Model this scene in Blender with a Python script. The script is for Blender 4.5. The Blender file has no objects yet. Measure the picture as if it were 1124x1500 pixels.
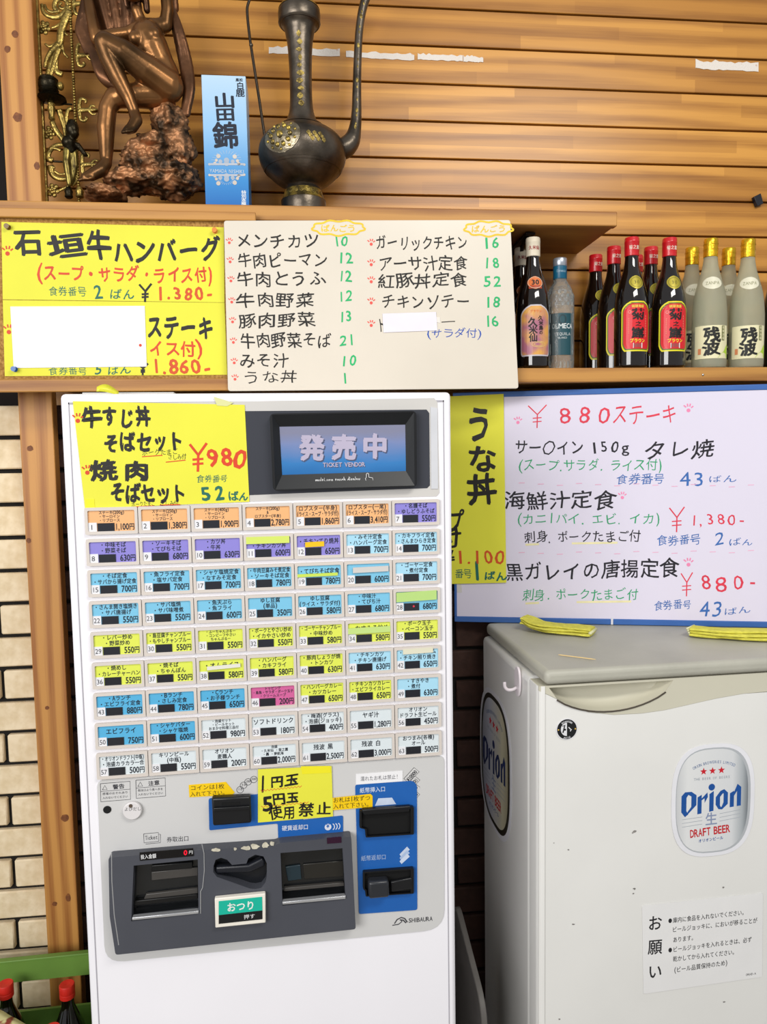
import bpy, bmesh, math, random
from mathutils import Vector, Matrix, noise
random.seed(7)
SC = bpy.context.scene
COL = SC.collection

# ------------------------------------------------------------------ camera
FPX, PX, PY = 1083.0, 562.0, 750.0
def _axes():
    X = Vector((8500 - PX, -(539 - PY), -FPX)).normalized()
    Z = -Vector((780 - PX, -(14500 - PY), -FPX)).normalized()
    Z = (Z - X * Z.dot(X)).normalized()
    return X, Z.cross(X), Z
AX, AY, AZ = _axes()
CAM = Vector((0.3267, -1.1735, 1.503))
RW = Matrix((AX, AY, AZ))                      # camera space -> world
def ray(x, y):
    return RW @ Vector((x - PX, PY - y, -FPX))
def at_z(x, y, z):
    r = ray(x, y)
    return CAM + r * ((z - CAM.z) / r.z)
cd = bpy.data.cameras.new('camera')
cam = bpy.data.objects.new('camera', cd)
COL.objects.link(cam)
cam.matrix_world = Matrix.Translation(CAM) @ RW.to_4x4()
cd.sensor_fit = 'VERTICAL'; cd.sensor_height = 36.0
cd.lens = FPX / 1500.0 * 36.0
cd.clip_start = 0.05
SC.camera = cam

# ------------------------------------------------------------------ world, light, exposure
w = bpy.data.worlds.new('daylight'); SC.world = w; w.use_nodes = True
w.node_tree.nodes['Background'].inputs[0].default_value = (0.93, 0.96, 1.0, 1)
w.node_tree.nodes['Background'].inputs[1].default_value = 0.36
def area(name, loc, target, sx, sy, power, col):
    l = bpy.data.lights.new(name, 'AREA'); l.shape = 'RECTANGLE'; l.size = sx; l.size_y = sy
    l.energy = power; l.color = col
    o = bpy.data.objects.new(name, l); COL.objects.link(o); o.location = loc
    o.rotation_euler = (Vector(target) - Vector(loc)).to_track_quat('-Z', 'Y').to_euler()
    return o
area('shopfront_daylight', (-2.1, -3.3, 2.3), (0.5, 0.3, 1.2), 2.4, 1.8, 105, (1.0, 0.985, 0.97))
area('ceiling_lamp', (1.3, -1.6, 3.0), (0.6, 0.4, 1.3), 1.2, 0.4, 24, (1.0, 0.97, 0.9))
SC.view_settings.view_transform = 'Standard'
SC.view_settings.look = 'None'
SC.view_settings.exposure = 0.34
SC.view_settings.gamma = 1.0
SC.view_settings.use_curve_mapping = False

# ------------------------------------------------------------------ materials
def lin(c):
    if isinstance(c, str):
        c = tuple(int(c[i:i + 2], 16) / 255 for i in (0, 2, 4))
    return tuple(v / 12.92 if v <= .04045 else ((v + .055) / 1.055) ** 2.4 for v in c[:3]) + (1,)
_M = {}
def mat(name, col, rough=.5, metal=0.0, var=.06, scale=14, bump=0.0, bscale=60, trans=0.0, ior=1.45, spec=.5, col2=None, emit=0, coat=0, space='Object', stretch=(1, 1, 1), detail=4, ramp=(.35, .65)):
    if name in _M: return _M[name]
    m = bpy.data.materials.new(name); m.use_nodes = True
    nt = m.node_tree; b = nt.nodes['Principled BSDF']
    tc = nt.nodes.new('ShaderNodeTexCoord'); mp = nt.nodes.new('ShaderNodeMapping')
    mp.inputs['Scale'].default_value = stretch
    nt.links.new(tc.outputs[space], mp.inputs[0])
    n = nt.nodes.new('ShaderNodeTexNoise'); n.inputs['Scale'].default_value = scale; n.inputs['Detail'].default_value = detail
    nt.links.new(mp.outputs[0], n.inputs['Vector'])
    r = nt.nodes.new('ShaderNodeValToRGB'); r.color_ramp.elements[0].position = ramp[0]; r.color_ramp.elements[1].position = ramp[1]
    c = lin(col)
    c2 = lin(col2) if col2 else tuple(v * (1 - var) for v in c[:3]) + (1,)
    r.color_ramp.elements[0].color = c2; r.color_ramp.elements[1].color = c
    nt.links.new(n.outputs['Fac'], r.inputs[0])
    nt.links.new(r.outputs[0], b.inputs['Base Color'])
    b.inputs['Roughness'].default_value = rough; b.inputs['Metallic'].default_value = metal
    b.inputs['Transmission Weight'].default_value = trans; b.inputs['IOR'].default_value = ior
    b.inputs['Specular IOR Level'].default_value = spec
    b.inputs['Coat Weight'].default_value = coat
    if emit:
        nt.links.new(r.outputs[0], b.inputs['Emission Color']); b.inputs['Emission Strength'].default_value = emit
    if bump:
        n2 = nt.nodes.new('ShaderNodeTexNoise'); n2.inputs['Scale'].default_value = bscale; n2.inputs['Detail'].default_value = 3
        nt.links.new(mp.outputs[0], n2.inputs['Vector'])
        bp = nt.nodes.new('ShaderNodeBump'); bp.inputs['Strength'].default_value = bump; bp.inputs['Distance'].default_value = .002
        nt.links.new(n2.outputs['Fac'], bp.inputs['Height']); nt.links.new(bp.outputs[0], b.inputs['Normal'])
    _M[name] = m
    return m

def wood(name, light, dark, axis='X', lamella=True, rough=.42, knots=False, tone=1.0):
    """grain along AXIS; glued lamella strips of different tone when LAMELLA"""
    if name in _M: return _M[name]
    m = bpy.data.materials.new(name); m.use_nodes = True
    nt = m.node_tree; b = nt.nodes['Principled BSDF']; N = nt.nodes.new; Lk = nt.links.new
    tc = N('ShaderNodeTexCoord'); oi = N('ShaderNodeObjectInfo')
    add = N('ShaderNodeVectorMath'); add.operation = 'ADD'
    mul = N('ShaderNodeVectorMath'); mul.operation = 'SCALE'; mul.inputs[0].default_value = (37.7, 3.1, 0.0); Lk(oi.outputs['Random'], mul.inputs['Scale'])
    Lk(tc.outputs['Object'], add.inputs[0]); Lk(mul.outputs[0], add.inputs[1])
    src = add.outputs[0]
    s = {'X': (1.9, 6, 17), 'Z': (22, 6, 1.2), 'Y': (22, 1.2, 6)}[axis]
    mp = N('ShaderNodeMapping'); mp.inputs['Scale'].default_value = s; Lk(src, mp.inputs[0])
    # broad cathedral figure: distorted wave
    wv = N('ShaderNodeTexWave'); wv.wave_type = 'BANDS'; wv.bands_direction = {'X': 'Z', 'Z': 'X', 'Y': 'X'}[axis]
    wv.inputs['Scale'].default_value = 0.42; wv.inputs['Distortion'].default_value = 9.0; wv.inputs['Detail'].default_value = 2; wv.inputs['Detail Scale'].default_value = .8
    Lk(mp.outputs[0], wv.inputs['Vector'])
    n1 = N('ShaderNodeTexNoise'); n1.inputs['Scale'].default_value = 3.0; n1.inputs['Detail'].default_value = 6; Lk(mp.outputs[0], n1.inputs['Vector'])
    n2 = N('ShaderNodeTexNoise'); n2.inputs['Scale'].default_value = 9; n2.inputs['Detail'].default_value = 2
    mp2 = N('ShaderNodeMapping'); mp2.inputs['Scale'].default_value = {'X': (.5, 2, 30), 'Z': (30, 2, .5), 'Y': (30, .5, 2)}[axis]
    Lk(src, mp2.inputs[0]); Lk(mp2.outputs[0], n2.inputs['Vector'])
    r = N('ShaderNodeValToRGB'); e = r.color_ramp.elements
    e[0].position = .25; e[0].color = lin(dark); e[1].position = .62; e[1].color = lin(light)
    mx = N('ShaderNodeMix'); mx.data_type = 'FLOAT'; mx.inputs[0].default_value = .5
    Lk(wv.outputs['Fac'], mx.inputs[2]); Lk(n1.outputs['Fac'], mx.inputs[3])
    mx2 = N('ShaderNodeMix'); mx2.data_type = 'FLOAT'; mx2.inputs[0].default_value = .28
    Lk(mx.outputs[0], mx2.inputs[2]); Lk(n2.outputs['Fac'], mx2.inputs[3])
    Lk(mx2.outputs[0], r.inputs[0])
    col = r.outputs[0]
    if lamella:
        sep = N('ShaderNodeSeparateXYZ'); Lk(src, sep.inputs[0])
        cmb = N('ShaderNodeCombineXYZ')
        Lk(sep.outputs['X'], cmb.inputs[0]); Lk(sep.outputs['Z'], cmb.inputs[1])
        bt = N('ShaderNodeTexBrick'); Lk(cmb.outputs[0], bt.inputs['Vector'])
        bt.inputs['Scale'].default_value = 1.0; bt.inputs['Brick Width'].default_value = .43; bt.inputs['Row Height'].default_value = .0302
        bt.inputs['Mortar Size'].default_value = 0; bt.inputs['Bias'].default_value = 0
        bt.inputs['Color1'].default_value = (.42, .42, .42, 1); bt.inputs['Color2'].default_value = (1, 1, 1, 1)
        bt.offset = .37; bt.squash = 1.3; bt.squash_frequency = 3
        rr = N('ShaderNodeValToRGB'); rr.color_ramp.elements[0].position = .4; rr.color_ramp.elements[0].color = (.70, .62, .50, 1)
        rr.color_ramp.elements[1].color = (1.06, 1.04, 1.0, 1); Lk(bt.outputs['Color'], rr.inputs[0])
        mm = N('ShaderNodeMix'); mm.data_type = 'RGBA'; mm.blend_type = 'MULTIPLY'; mm.inputs[0].default_value = 1
        Lk(col, mm.inputs[6]); Lk(rr.outputs[0], mm.inputs[7]); col = mm.outputs[2]
    if knots:
        v = N('ShaderNodeTexVoronoi'); v.inputs['Scale'].default_value = 1
        mp3 = N('ShaderNodeMapping'); mp3.inputs['Scale'].default_value = {'X': (5, 9, 14), 'Z': (16, 9, 7.5), 'Y': (14, 5, 9)}[axis]
        Lk(src, mp3.inputs[0]); Lk(mp3.outputs[0], v.inputs['Vector'])
        kr = N('ShaderNodeValToRGB'); kr.color_ramp.elements[0].position = .06; kr.color_ramp.elements[0].color = (.22, .1, .05, 1)
        kr.color_ramp.elements[1].position = .13; kr.color_ramp.elements[1].color = (1, 1, 1, 1); Lk(v.outputs['Distance'], kr.inputs[0])
        mm = N('ShaderNodeMix'); mm.data_type = 'RGBA'; mm.blend_type = 'MULTIPLY'; mm.inputs[0].default_value = 1
        Lk(col, mm.inputs[6]); Lk(kr.outputs[0], mm.inputs[7]); col = mm.outputs[2]
    Lk(col, b.inputs['Base Color'])
    b.inputs['Roughness'].default_value = rough
    bp = N('ShaderNodeBump'); bp.inputs['Strength'].default_value = .12; bp.inputs['Distance'].default_value = .001
    Lk(mx2.outputs[0], bp.inputs['Height']); Lk(bp.outputs[0], b.inputs['Normal'])
    _M[name] = m
    return m

def gradient_mat(name, stops, axis='Z', rough=.35, emit=0, noise_amt=.0):
    """base print that runs through STOPS along the object's own AXIS (generated coordinates)"""
    m = bpy.data.materials.new(name); m.use_nodes = True; nt = m.node_tree; b = nt.nodes['Principled BSDF']
    tc = nt.nodes.new('ShaderNodeTexCoord'); sp = nt.nodes.new('ShaderNodeSeparateXYZ'); nt.links.new(tc.outputs['Generated'], sp.inputs[0])
    r = nt.nodes.new('ShaderNodeValToRGB'); el = r.color_ramp.elements
    while len(el) < len(stops): el.new(.5)
    for i, (p, c) in enumerate(stops): el[i].position = p; el[i].color = lin(c)
    n = nt.nodes.new('ShaderNodeTexNoise'); n.inputs['Scale'].default_value = 2.5; nt.links.new(tc.outputs['Generated'], n.inputs['Vector'])
    ma = nt.nodes.new('ShaderNodeMath'); ma.operation = 'MULTIPLY_ADD'; ma.inputs[1].default_value = noise_amt
    nt.links.new(n.outputs['Fac'], ma.inputs[0]); nt.links.new(sp.outputs[axis], ma.inputs[2])
    nt.links.new(ma.outputs[0], r.inputs[0]); nt.links.new(r.outputs[0], b.inputs['Base Color'])
    b.inputs['Roughness'].default_value = rough
    if emit: nt.links.new(r.outputs[0], b.inputs['Emission Color']); b.inputs['Emission Strength'].default_value = emit
    return m

INK = lambda h: mat('ink_' + h, h, .55, var=.12, scale=40)
PAPER_Y = mat('yellow_paper', 'e2df3e', .62, var=.04, scale=9, bump=.15, bscale=25)
WHITE_PAPER = mat('white_paper', 'eceaf0', .6, var=.03, scale=9)
BLACKPL = mat('black_plastic', '121316', .38, var=.3)

# ------------------------------------------------------------------ geometry helpers
def setp(o, label=None, cat=None, group=None, kind=None):
    if label: o['label'] = label
    if cat: o['category'] = cat
    if group: o['group'] = group
    if kind: o['kind'] = kind
    return o
def wloc(o):
    l = Vector(o.location)
    while o.parent: o = o.parent; l += o.location
    return l
def obj(name, bm, m, parent=None, label=None, cat=None, group=None, kind=None, smooth=False, bevel=0, origin=None, segs=2):
    """links a bmesh given in world coordinates as ONE object; origin at its bottom centre"""
    me = bpy.data.meshes.new(name)
    bmesh.ops.recalc_face_normals(bm, faces=bm.faces) if len(bm.faces) and not getattr(bm, 'flat', False) else None
    bm.to_mesh(me); bm.free()
    vs = me.vertices
    if origin is None:
        if len(vs):
            lo = Vector([min(v.co[i] for v in vs) for i in range(3)]); hi = Vector([max(v.co[i] for v in vs) for i in range(3)])
            origin = Vector(((lo.x + hi.x) / 2, (lo.y + hi.y) / 2, lo.z))
        else: origin = Vector()
    origin = Vector(origin)
    me.transform(Matrix.Translation(-origin))
    for mm in (m if isinstance(m, (list, tuple)) else [m]): me.materials.append(mm)
    if smooth:
        me.shade_smooth() if hasattr(me, 'shade_smooth') else None
        if smooth == 'auto':
            me.set_sharp_from_angle(angle=math.radians(38))
    o = bpy.data.objects.new(name, me); COL.objects.link(o)
    o.location = origin
    if parent:
        o.location = origin - wloc(parent); o.parent = parent
    if bevel:
        md = o.modifiers.new('bevel', 'BEVEL'); md.width = bevel; md.segments = segs; md.limit_method = 'ANGLE'; md.angle_limit = math.radians(40)
        me.shade_smooth(); md.harden_normals = False; me.set_sharp_from_angle(angle=math.radians(50))
    return setp(o, label, cat, group, kind)
def empty(name, loc, label=None, cat=None, group=None, kind=None):
    o = bpy.data.objects.new(name, None); COL.objects.link(o); o.location = loc; o.empty_display_size = .05
    return setp(o, label, cat, group, kind)
def copy_tree(o, loc=None, label=None, parent=None):
    c = o.copy(); COL.objects.link(c); c.parent = parent
    if loc is not None: c.location = loc
    if label: c['label'] = label
    for ch in o.children: copy_tree(ch, parent=c)
    return c

class Plane:
    """upright (or leaning) surface: a = right, b = up, d = towards the room"""
    def __init__(s, o, u, v):
        s.o = Vector(o); s.u = Vector(u).normalized(); s.v = Vector(v).normalized(); s.n = s.u.cross(s.v)
    def ab(s, x, y, d=0):
        r = ray(x, y); o = s.o + s.n * d
        p = CAM + r * ((o - CAM).dot(s.n) / r.dot(s.n)) - s.o
        return Vector((p.dot(s.u), p.dot(s.v)))
    def world(s, a, b, d=0):
        return s.o + s.u * a + s.v * b + s.n * d
    def px(s, x, y, d=0):
        a = s.ab(x, y, d); return s.world(a.x, a.y, d)
class Cyl:
    """surface of revolution: a = arc length from the facing direction, b = height"""
    def __init__(s, c, r, face):
        s.c = Vector(c); s.r = r; s.f = face
    def world(s, a, b, d=0):
        r = s.r(b) if callable(s.r) else s.r
        R0 = s.r(b) if callable(s.r) else s.r
        t = s.f + a / R0
        return s.c + Vector(((r + d) * math.sin(t), -(r + d) * math.cos(t), b))

def box(bm, p, a0, a1, b0, b1, d0, d1):
    vs = [bm.verts.new(p.world(a, b, d)) for d in (d0, d1) for b in (b0, b1) for a in (a0, a1)]
    for f in ((0, 1, 3, 2), (4, 6, 7, 5), (0, 4, 5, 1), (2, 3, 7, 6), (0, 2, 6, 4), (1, 5, 7, 3)):
        bm.faces.new([vs[i] for i in f])
    return bm
def wbox(bm, x0, x1, y0, y1, z0, z1):
    vs = [bm.verts.new((x, y, z)) for y in (y0, y1) for z in (z0, z1) for x in (x0, x1)]
    for f in ((0, 1, 3, 2), (4, 6, 7, 5), (0, 4, 5, 1), (2, 3, 7, 6), (0, 2, 6, 4), (1, 5, 7, 3)):
        bm.faces.new([vs[i] for i in f])
    return bm
def prism(bm, p, pts, d0, d1):
    A = [bm.verts.new(p.world(x, y, d0)) for x, y in pts]; B = [bm.verts.new(p.world(x, y, d1)) for x, y in pts]
    n = len(pts)
    bm.faces.new(A); bm.faces.new(B[::-1])
    for i in range(n): bm.faces.new((A[i], A[(i + 1) % n], B[(i + 1) % n], B[i]))
    return bm
def rounded(pts, r, n=5):
    out = []; N = len(pts); rs = r if isinstance(r, (list, tuple)) else [r] * N
    for i in range(N):
        p = Vector(pts[i]); a = Vector(pts[i - 1]) - p; b = Vector(pts[(i + 1) % N]) - p
        rr = min(rs[i], a.length * .49, b.length * .49)
        if rr < 1e-6: out.append(p); continue
        A = p + a.normalized() * rr; B = p + b.normalized() * rr
        for k in range(n + 1):
            t = k / n
            out.append(A * (1 - t) ** 2 + p * 2 * t * (1 - t) + B * t * t)
    return out
def slab(p, outer, holes, d0, d1, bm=None, res=1):
    """plate with holes, through a filled 2D curve"""
    c = bpy.data.curves.new('tmp', 'CURVE'); c.dimensions = '2D'; c.fill_mode = 'BOTH'; c.extrude = .5
    for pts in [outer] + list(holes):
        s = c.splines.new('POLY'); s.points.add(len(pts) - 1); s.use_cyclic_u = True
        for q, (x, y) in zip(s.points, pts): q.co = (x * 100, y * 100, 0, 1)
    o = bpy.data.objects.new('tmp', c); me = o.to_mesh()
    bm = bm or bmesh.new(); vs = [bm.verts.new(p.world(v.co.x / 100, v.co.y / 100, d0 + (v.co.z + .5) * (d1 - d0))) for v in me.vertices]
    for f in me.polygons:
        try: bm.faces.new([vs[i] for i in f.vertices])
        except ValueError: pass
    bmesh.ops.remove_doubles(bm, verts=bm.verts, dist=1e-6)
    o.to_mesh_clear(); bpy.data.objects.remove(o); bpy.data.curves.remove(c)
    return bm
def circle(x, y, r, n=24, ry=None):
    ry = ry or r
    return [Vector((x + r * math.cos(2 * math.pi * i / n), y + ry * math.sin(2 * math.pi * i / n))) for i in range(n)]
def tube(bm, pts, rad, n=8, closed=False, flat=1.0):
    """tapering tube through points; RAD a number or one per point"""
    pts = [Vector(p) for p in pts]; rs = rad if isinstance(rad, (list, tuple)) else [rad] * len(pts)
    rings = []; up = Vector((0, -1, 0)); N = len(pts)
    for i, p in enumerate(pts):
        t = (pts[min(i + 1, N - 1)] - pts[max(i - 1, 0)])
        if t.length < 1e-9: t = Vector((0, 0, 1))
        t.normalize(); s = t.cross(up)
        if s.length < .05: s = t.cross(Vector((1, 0, 0)))
        s.normalize(); q = s.cross(t)
        rings.append([bm.verts.new(p + s * (rs[i] * math.cos(2 * math.pi * k / n)) + q * (flat * rs[i] * math.sin(2 * math.pi * k / n))) for k in range(n)])
    for i in range(N - 1):
        for k in range(n):
            bm.faces.new((rings[i][k], rings[i][(k + 1) % n], rings[i + 1][(k + 1) % n], rings[i + 1][k]))
    bm.faces.new(rings[0][::-1]); bm.faces.new(rings[-1])
    return bm
def smooth_path(pts, n=6):
    pts = [Vector(p) for p in pts]; out = []
    for i in range(len(pts) - 1):
        p0 = pts[max(i - 1, 0)]; p1 = pts[i]; p2 = pts[i + 1]; p3 = pts[min(i + 2, len(pts) - 1)]
        for k in range(n):
            t = k / n
            out.append(.5 * ((2 * p1) + (p2 - p0) * t + (2 * p0 - 5 * p1 + 4 * p2 - p3) * t * t + (3 * p1 - p0 - 3 * p2 + p3) * t ** 3))
    out.append(pts[-1]); return out
def lathe(bm, c, prof, n=32, sx=1, sy=1, rot=0, power=2):
    """PROF list of (radius, z)"""
    rings = []
    for r, z in prof:
        ring = []
        for k in range(n):
            t = 2 * math.pi * k / n; cx, cy = math.cos(t), math.sin(t)
            if power != 2:
                q = (abs(cx) ** power + abs(cy) ** power) ** (-1 / power); cx *= q; cy *= q
            x, y = r * cx * sx, r * cy * sy
            ring.append(bm.verts.new((c[0] + x * math.cos(rot) - y * math.sin(rot), c[1] + x * math.sin(rot) + y * math.cos(rot), c[2] + z)))
        rings.append(ring)
    for a, b in zip(rings, rings[1:]):
        for k in range(n): bm.faces.new((a[k], a[(k + 1) % n], b[(k + 1) % n], b[k]))
    bm.faces.new(rings[0][::-1]); bm.faces.new(rings[-1])
    return bm
def ball(bm, c, r, u=12, v=8, sc=(1, 1, 1), rot=None):
    m = Matrix.Translation(c) @ (rot.to_4x4() if rot else Matrix.Identity(4)) @ Matrix.Diagonal((r * sc[0], r * sc[1], r * sc[2], 1))
    bmesh.ops.create_uvsphere(bm, u_segments=u, v_segments=v, radius=1, matrix=m)
    return bm
def capsule(bm, a, b, ra, rb, n=14):
    a = Vector(a); b = Vector(b)
    ball(bm, a, ra, n, 8); ball(bm, b, rb, n, 8); tube(bm, [a, b], [ra, rb], n)
def patch(bm, cyl, b0, b1, wfun, d=.0004, nb=14, na=10, a_off=0):
    """label that follows a bottle: at height b it spans +-wfun(t) of arc, t in 0..1"""
    rows = []
    for i in range(nb + 1):
        t = i / nb; b = b0 + (b1 - b0) * t; ww = wfun(t)
        rows.append([bm.verts.new(cyl.world(a_off + ww * (2 * k / na - 1), b, d)) for k in range(na + 1)])
    for r0, r1 in zip(rows, rows[1:]):
        for k in range(na): bm.faces.new((r0[k], r0[k + 1], r1[k + 1], r1[k]))
    return bm

# ------------------------------------------------------------------ lettering
_G = {}
def glyph(ch, off=0.0):
    key = (ch, round(off, 4))
    if key in _G: return _G[key]
    c = bpy.data.curves.new('g', 'FONT'); c.body = ch; c.size = 1; c.offset = off; c.resolution_u = 2; c.fill_mode = 'FRONT'
    o = bpy.data.objects.new('g', c); me = o.to_mesh()
    vs = [(v.co.x, v.co.y) for v in me.vertices]; fs = [tuple(f.vertices) for f in me.polygons]
    o.to_mesh_clear(); bpy.data.objects.remove(o); bpy.data.curves.remove(c)
    if vs: x0 = min(v[0] for v in vs); x1 = max(v[0] for v in vs)
    else: x0, x1 = 0, .3
    _G[key] = (vs, fs, x0, x1)
    return _G[key]
def wt(ch):
    if ord(ch) > 0x2000 and ch not in '¥': return 1.0
    return {'.': .34, ',': .3, ' ': .45, '-': .45, '(': .4, ')': .4, 'I': .34, 'i': .3, 'l': .3, '1': .5, 'M': .85, 'W': .95, 'm': .85, 'w': .8}.get(ch, .6)
class Ink:
    """lettering on one surface, one mesh per colour"""
    def __init__(s, surf, d): s.p = surf; s.d = d; s.b = {}; s.k = 0
    def bm(s, col):
        if col not in s.b: s.b[col] = bmesh.new(); s.b[col].flat = False if False else None
        return s.b[col]
    def put(s, ch, cx, cy, hx, hy, col, bold, rot=0, shear=0, hand=False):
        """glyph with its em box centred on cx, cy; thick pens are several passes side by side"""
        vs, fs, x0, x1 = glyph(ch)
        if not vs: return
        if hand:
            p1, p2 = random.uniform(0, 6), random.uniform(0, 6); lean = random.uniform(.0, .10)
            vs = [(x + .035 * math.sin(4.2 * y + p1) + .02 * math.sin(9 * x + p2), y + .035 * math.sin(3.6 * x + p2) + lean * (x - .5)) for x, y in vs]
        if bold > .004:
            q = bold * 1.0
            for dx, dy in ((q, q * .5), (-q, -q * .5), (-q * .5, q), (q * .5, -q)):
                s._put(vs, fs, x0, x1, ch, cx + dx * hx, cy + dy * hy, hx, hy, col, rot, shear)
        else: s._put(vs, fs, x0, x1, ch, cx, cy, hx, hy, col, rot, shear)
    def _put(s, vs, fs, x0, x1, ch, cx, cy, hx, hy, col, rot, shear):
        bm = s.b.setdefault(col, bmesh.new())
        mx = .5 if wt(ch) == 1.0 else (x0 + x1) / 2
        my = .38 if wt(ch) == 1.0 else .345
        if ch in '()': my = .3
        cr, sr = math.cos(rot), math.sin(rot)
        s.k += 1; d = s.d + (s.k % 7) * .00001
        nv = []
        for x, y in vs:
            X = (x - mx) * hx + (y - my) * shear * hy; Y = (y - my) * hy
            nv.append(bm.verts.new(s.p.world(cx + X * cr - Y * sr, cy + X * sr + Y * cr, d)))
        for f in fs:
            try: bm.faces.new([nv[i] for i in f])
            except ValueError: pass
    def line(s, text, A, B, h, col, bold=.0, jit=.0, shear=0, up=None):
        """text from A to B (surface coordinates), em height h"""
        A = Vector(A); B = Vector(B); L = (B - A).length; tot = sum(wt(c) for c in text); dirn = (B - A).normalized(); rot = math.atan2(dirn.y, dirn.x)
        unit = L / tot; pos = 0; nrm = Vector((-dirn.y, dirn.x))
        for ch in text:
            wc = wt(ch) * unit
            sx = unit * (1.0 if wt(ch) == 1.0 else 1.02)
            if wt(ch) != 1.0:
                vs, fs, x0, x1 = glyph(ch)
                sx = min(unit * 1.25, h * 1.3, wc * .92 / max(x1 - x0, .12) if (x1 - x0) > .2 else unit)
            j = (random.uniform(-1, 1) * jit * h, random.uniform(-1, 1) * jit * h)
            q = A + dirn * (pos + wc / 2 + j[0] * .5) + nrm * j[1]
            k = 1 + random.uniform(-1, 1) * jit * 1.2; big = 1.25 if wt(ch) != 1.0 else 1.0
            s.put(ch, q.x, q.y, sx * k * .98, h * k * big, col, bold, rot + random.uniform(-1, 1) * jit * .9, shear, hand=jit > 0)
            pos += wc
    def poly(s, pts, col):
        bm = s.b.setdefault(col, bmesh.new()); s.k += 1
        vs = [bm.verts.new(s.p.world(x, y, s.d + (s.k % 7) * .00001)) for x, y in pts]
        bm.faces.new(vs)
    def stroke(s, pts, wd, col, closed=False):
        pts = [Vector(p) for p in pts]
        if closed: pts = pts + [pts[0]]
        bm = s.b.setdefault(col, bmesh.new()); s.k += 1; d = s.d + (s.k % 7) * .00001; prev = None
        for i, p in enumerate(pts):
            t = pts[min(i + 1, len(pts) - 1)] - pts[max(i - 1, 0)]
            if t.length < 1e-9: continue
            t.normalize(); n = Vector((-t.y, t.x)) * wd / 2
            cur = (bm.verts.new(s.p.world(p.x + n.x, p.y + n.y, d)), bm.verts.new(s.p.world(p.x - n.x, p.y - n.y, d)))
            if prev: bm.faces.new((prev[0], prev[1], cur[1], cur[0]))
            prev = cur
    def finish(s, parent, name='lettering', labels=None, mats=None):
        for col, bm in s.b.items():
            m = (mats or {}).get(col) or INK(col)
            o = obj(name, bm, m, parent, kind='stuff')
            if labels and col in labels: o['label'] = labels[col]
        s.b = {}
class PInk(Ink):
    """the same, with places read off the photograph's flat surface P"""
    def scale(s, x, y): return (s.p.ab(x + 5, y, s.d) - s.p.ab(x - 5, y, s.d)).length / 10
    def w(s, text, x0, x1, y, h, col, bold=0, jit=.05, y1=None, shear=0):
        y1 = y if y1 is None else y1
        s.line(text, s.p.ab(x0, y, s.d), s.p.ab(x1, y1, s.d), h * s.scale((x0 + x1) / 2, y), col, bold, jit, shear)
    def v(s, text, x, y0, y1, w_, col, bold=0, jit=.04, x1=None):
        n = len(text); x1 = x if x1 is None else x1
        for i, ch in enumerate(text):
            t = (i + .5) / n; yy = y0 + (y1 - y0) * t; xx = x + (x1 - x) * t
            q = s.p.ab(xx, yy, s.d); k = s.scale(xx, yy); hh = (y1 - y0) / n
            s.put(ch, q.x, q.y, w_ * k, hh * k * .98, col, bold, random.uniform(-1, 1) * jit, 0, jit > 0)
    def st(s, pts, wpx, col, closed=False):
        k = s.scale(*pts[0]); s.stroke([s.p.ab(x, y, s.d) for x, y in pts], wpx * k, col, closed)
    def yen(s, x0, x1, y, h, wd, col):
        m = (x0 + x1) / 2; c = y - h * .08
        s.st([(x0, y - h * .46), (m, c), (m - .5, y + h * .5)], wd, col); s.st([(x1, y - h * .5), (m, c)], wd, col)
        s.st([(m - h * .2, c + h * .16), (m + h * .18, c + h * .13)], wd * .9, col); s.st([(m - h * .2, c + h * .32), (m + h * .18, c + h * .29)], wd * .9, col)
    def paw(s, x, y, r, col, flip=1):
        k = s.scale(x, y); c = s.p.ab(x, y + r * .3 * flip, s.d)
        s.poly(circle(c.x, c.y, r * .42 * k, 10), col)
        for dx, dy, ex, ey in ((-.5, -.35, -1.0, -.75), (-.15, -.5, -.25, -1.1), (.25, -.5, .4, -1.1), (.55, -.25, 1.0, -.6)):
            s.st([(x + dx * r, y + dy * r * flip), (x + (dx + ex) / 2 * r, y + (dy + ey) / 2 * r * flip), (x + ex * r, y + ey * r * flip)], r * .28, col)

# frames of reference: the machine's front, and the wall (turned 1.9 degrees to it)
M = Plane((0, 0, CAM.z), (1, 0, 0), (0, 0, 1))
YAW = math.radians(-1.9)
_r = ray(600, 600)
W = Plane(CAM + _r * (1.80 / _r.y), (math.cos(YAW), math.sin(YAW), 0), (0, 0, 1))
W.o.z = CAM.z
def M4(pl, pts, d=0): return [pl.ab(x, y, d) for x, y in pts]

# ================================================================== THE SETTING
PINE = wood('wall_planks', 'ce9442', 'a46e2a', 'X', True, .34)
PINEV = wood('pine_post', 'c88e48', '985c28', 'Z', False, .5)
SHELFW = wood('shelf_pine', 'c08a44', '8e5a28', 'X', False, .5)
DARKGAP = mat('dark_gap', '1d1410', .9, var=.3)
BRICK = mat('cream_brick', 'ecd9b8', .8, var=.12, scale=45, bump=.35, bscale=160, col2='dcc6a0')
BRICKD = mat('brown_brick', '40281f', .8, var=.3, scale=45, bump=.35, bscale=160)
MORTAR = mat('black_mortar', '1b1815', .95, var=.35, scale=60)
PLASTER = mat('plaster', 'b9b3a6', .9, var=.05)

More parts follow.
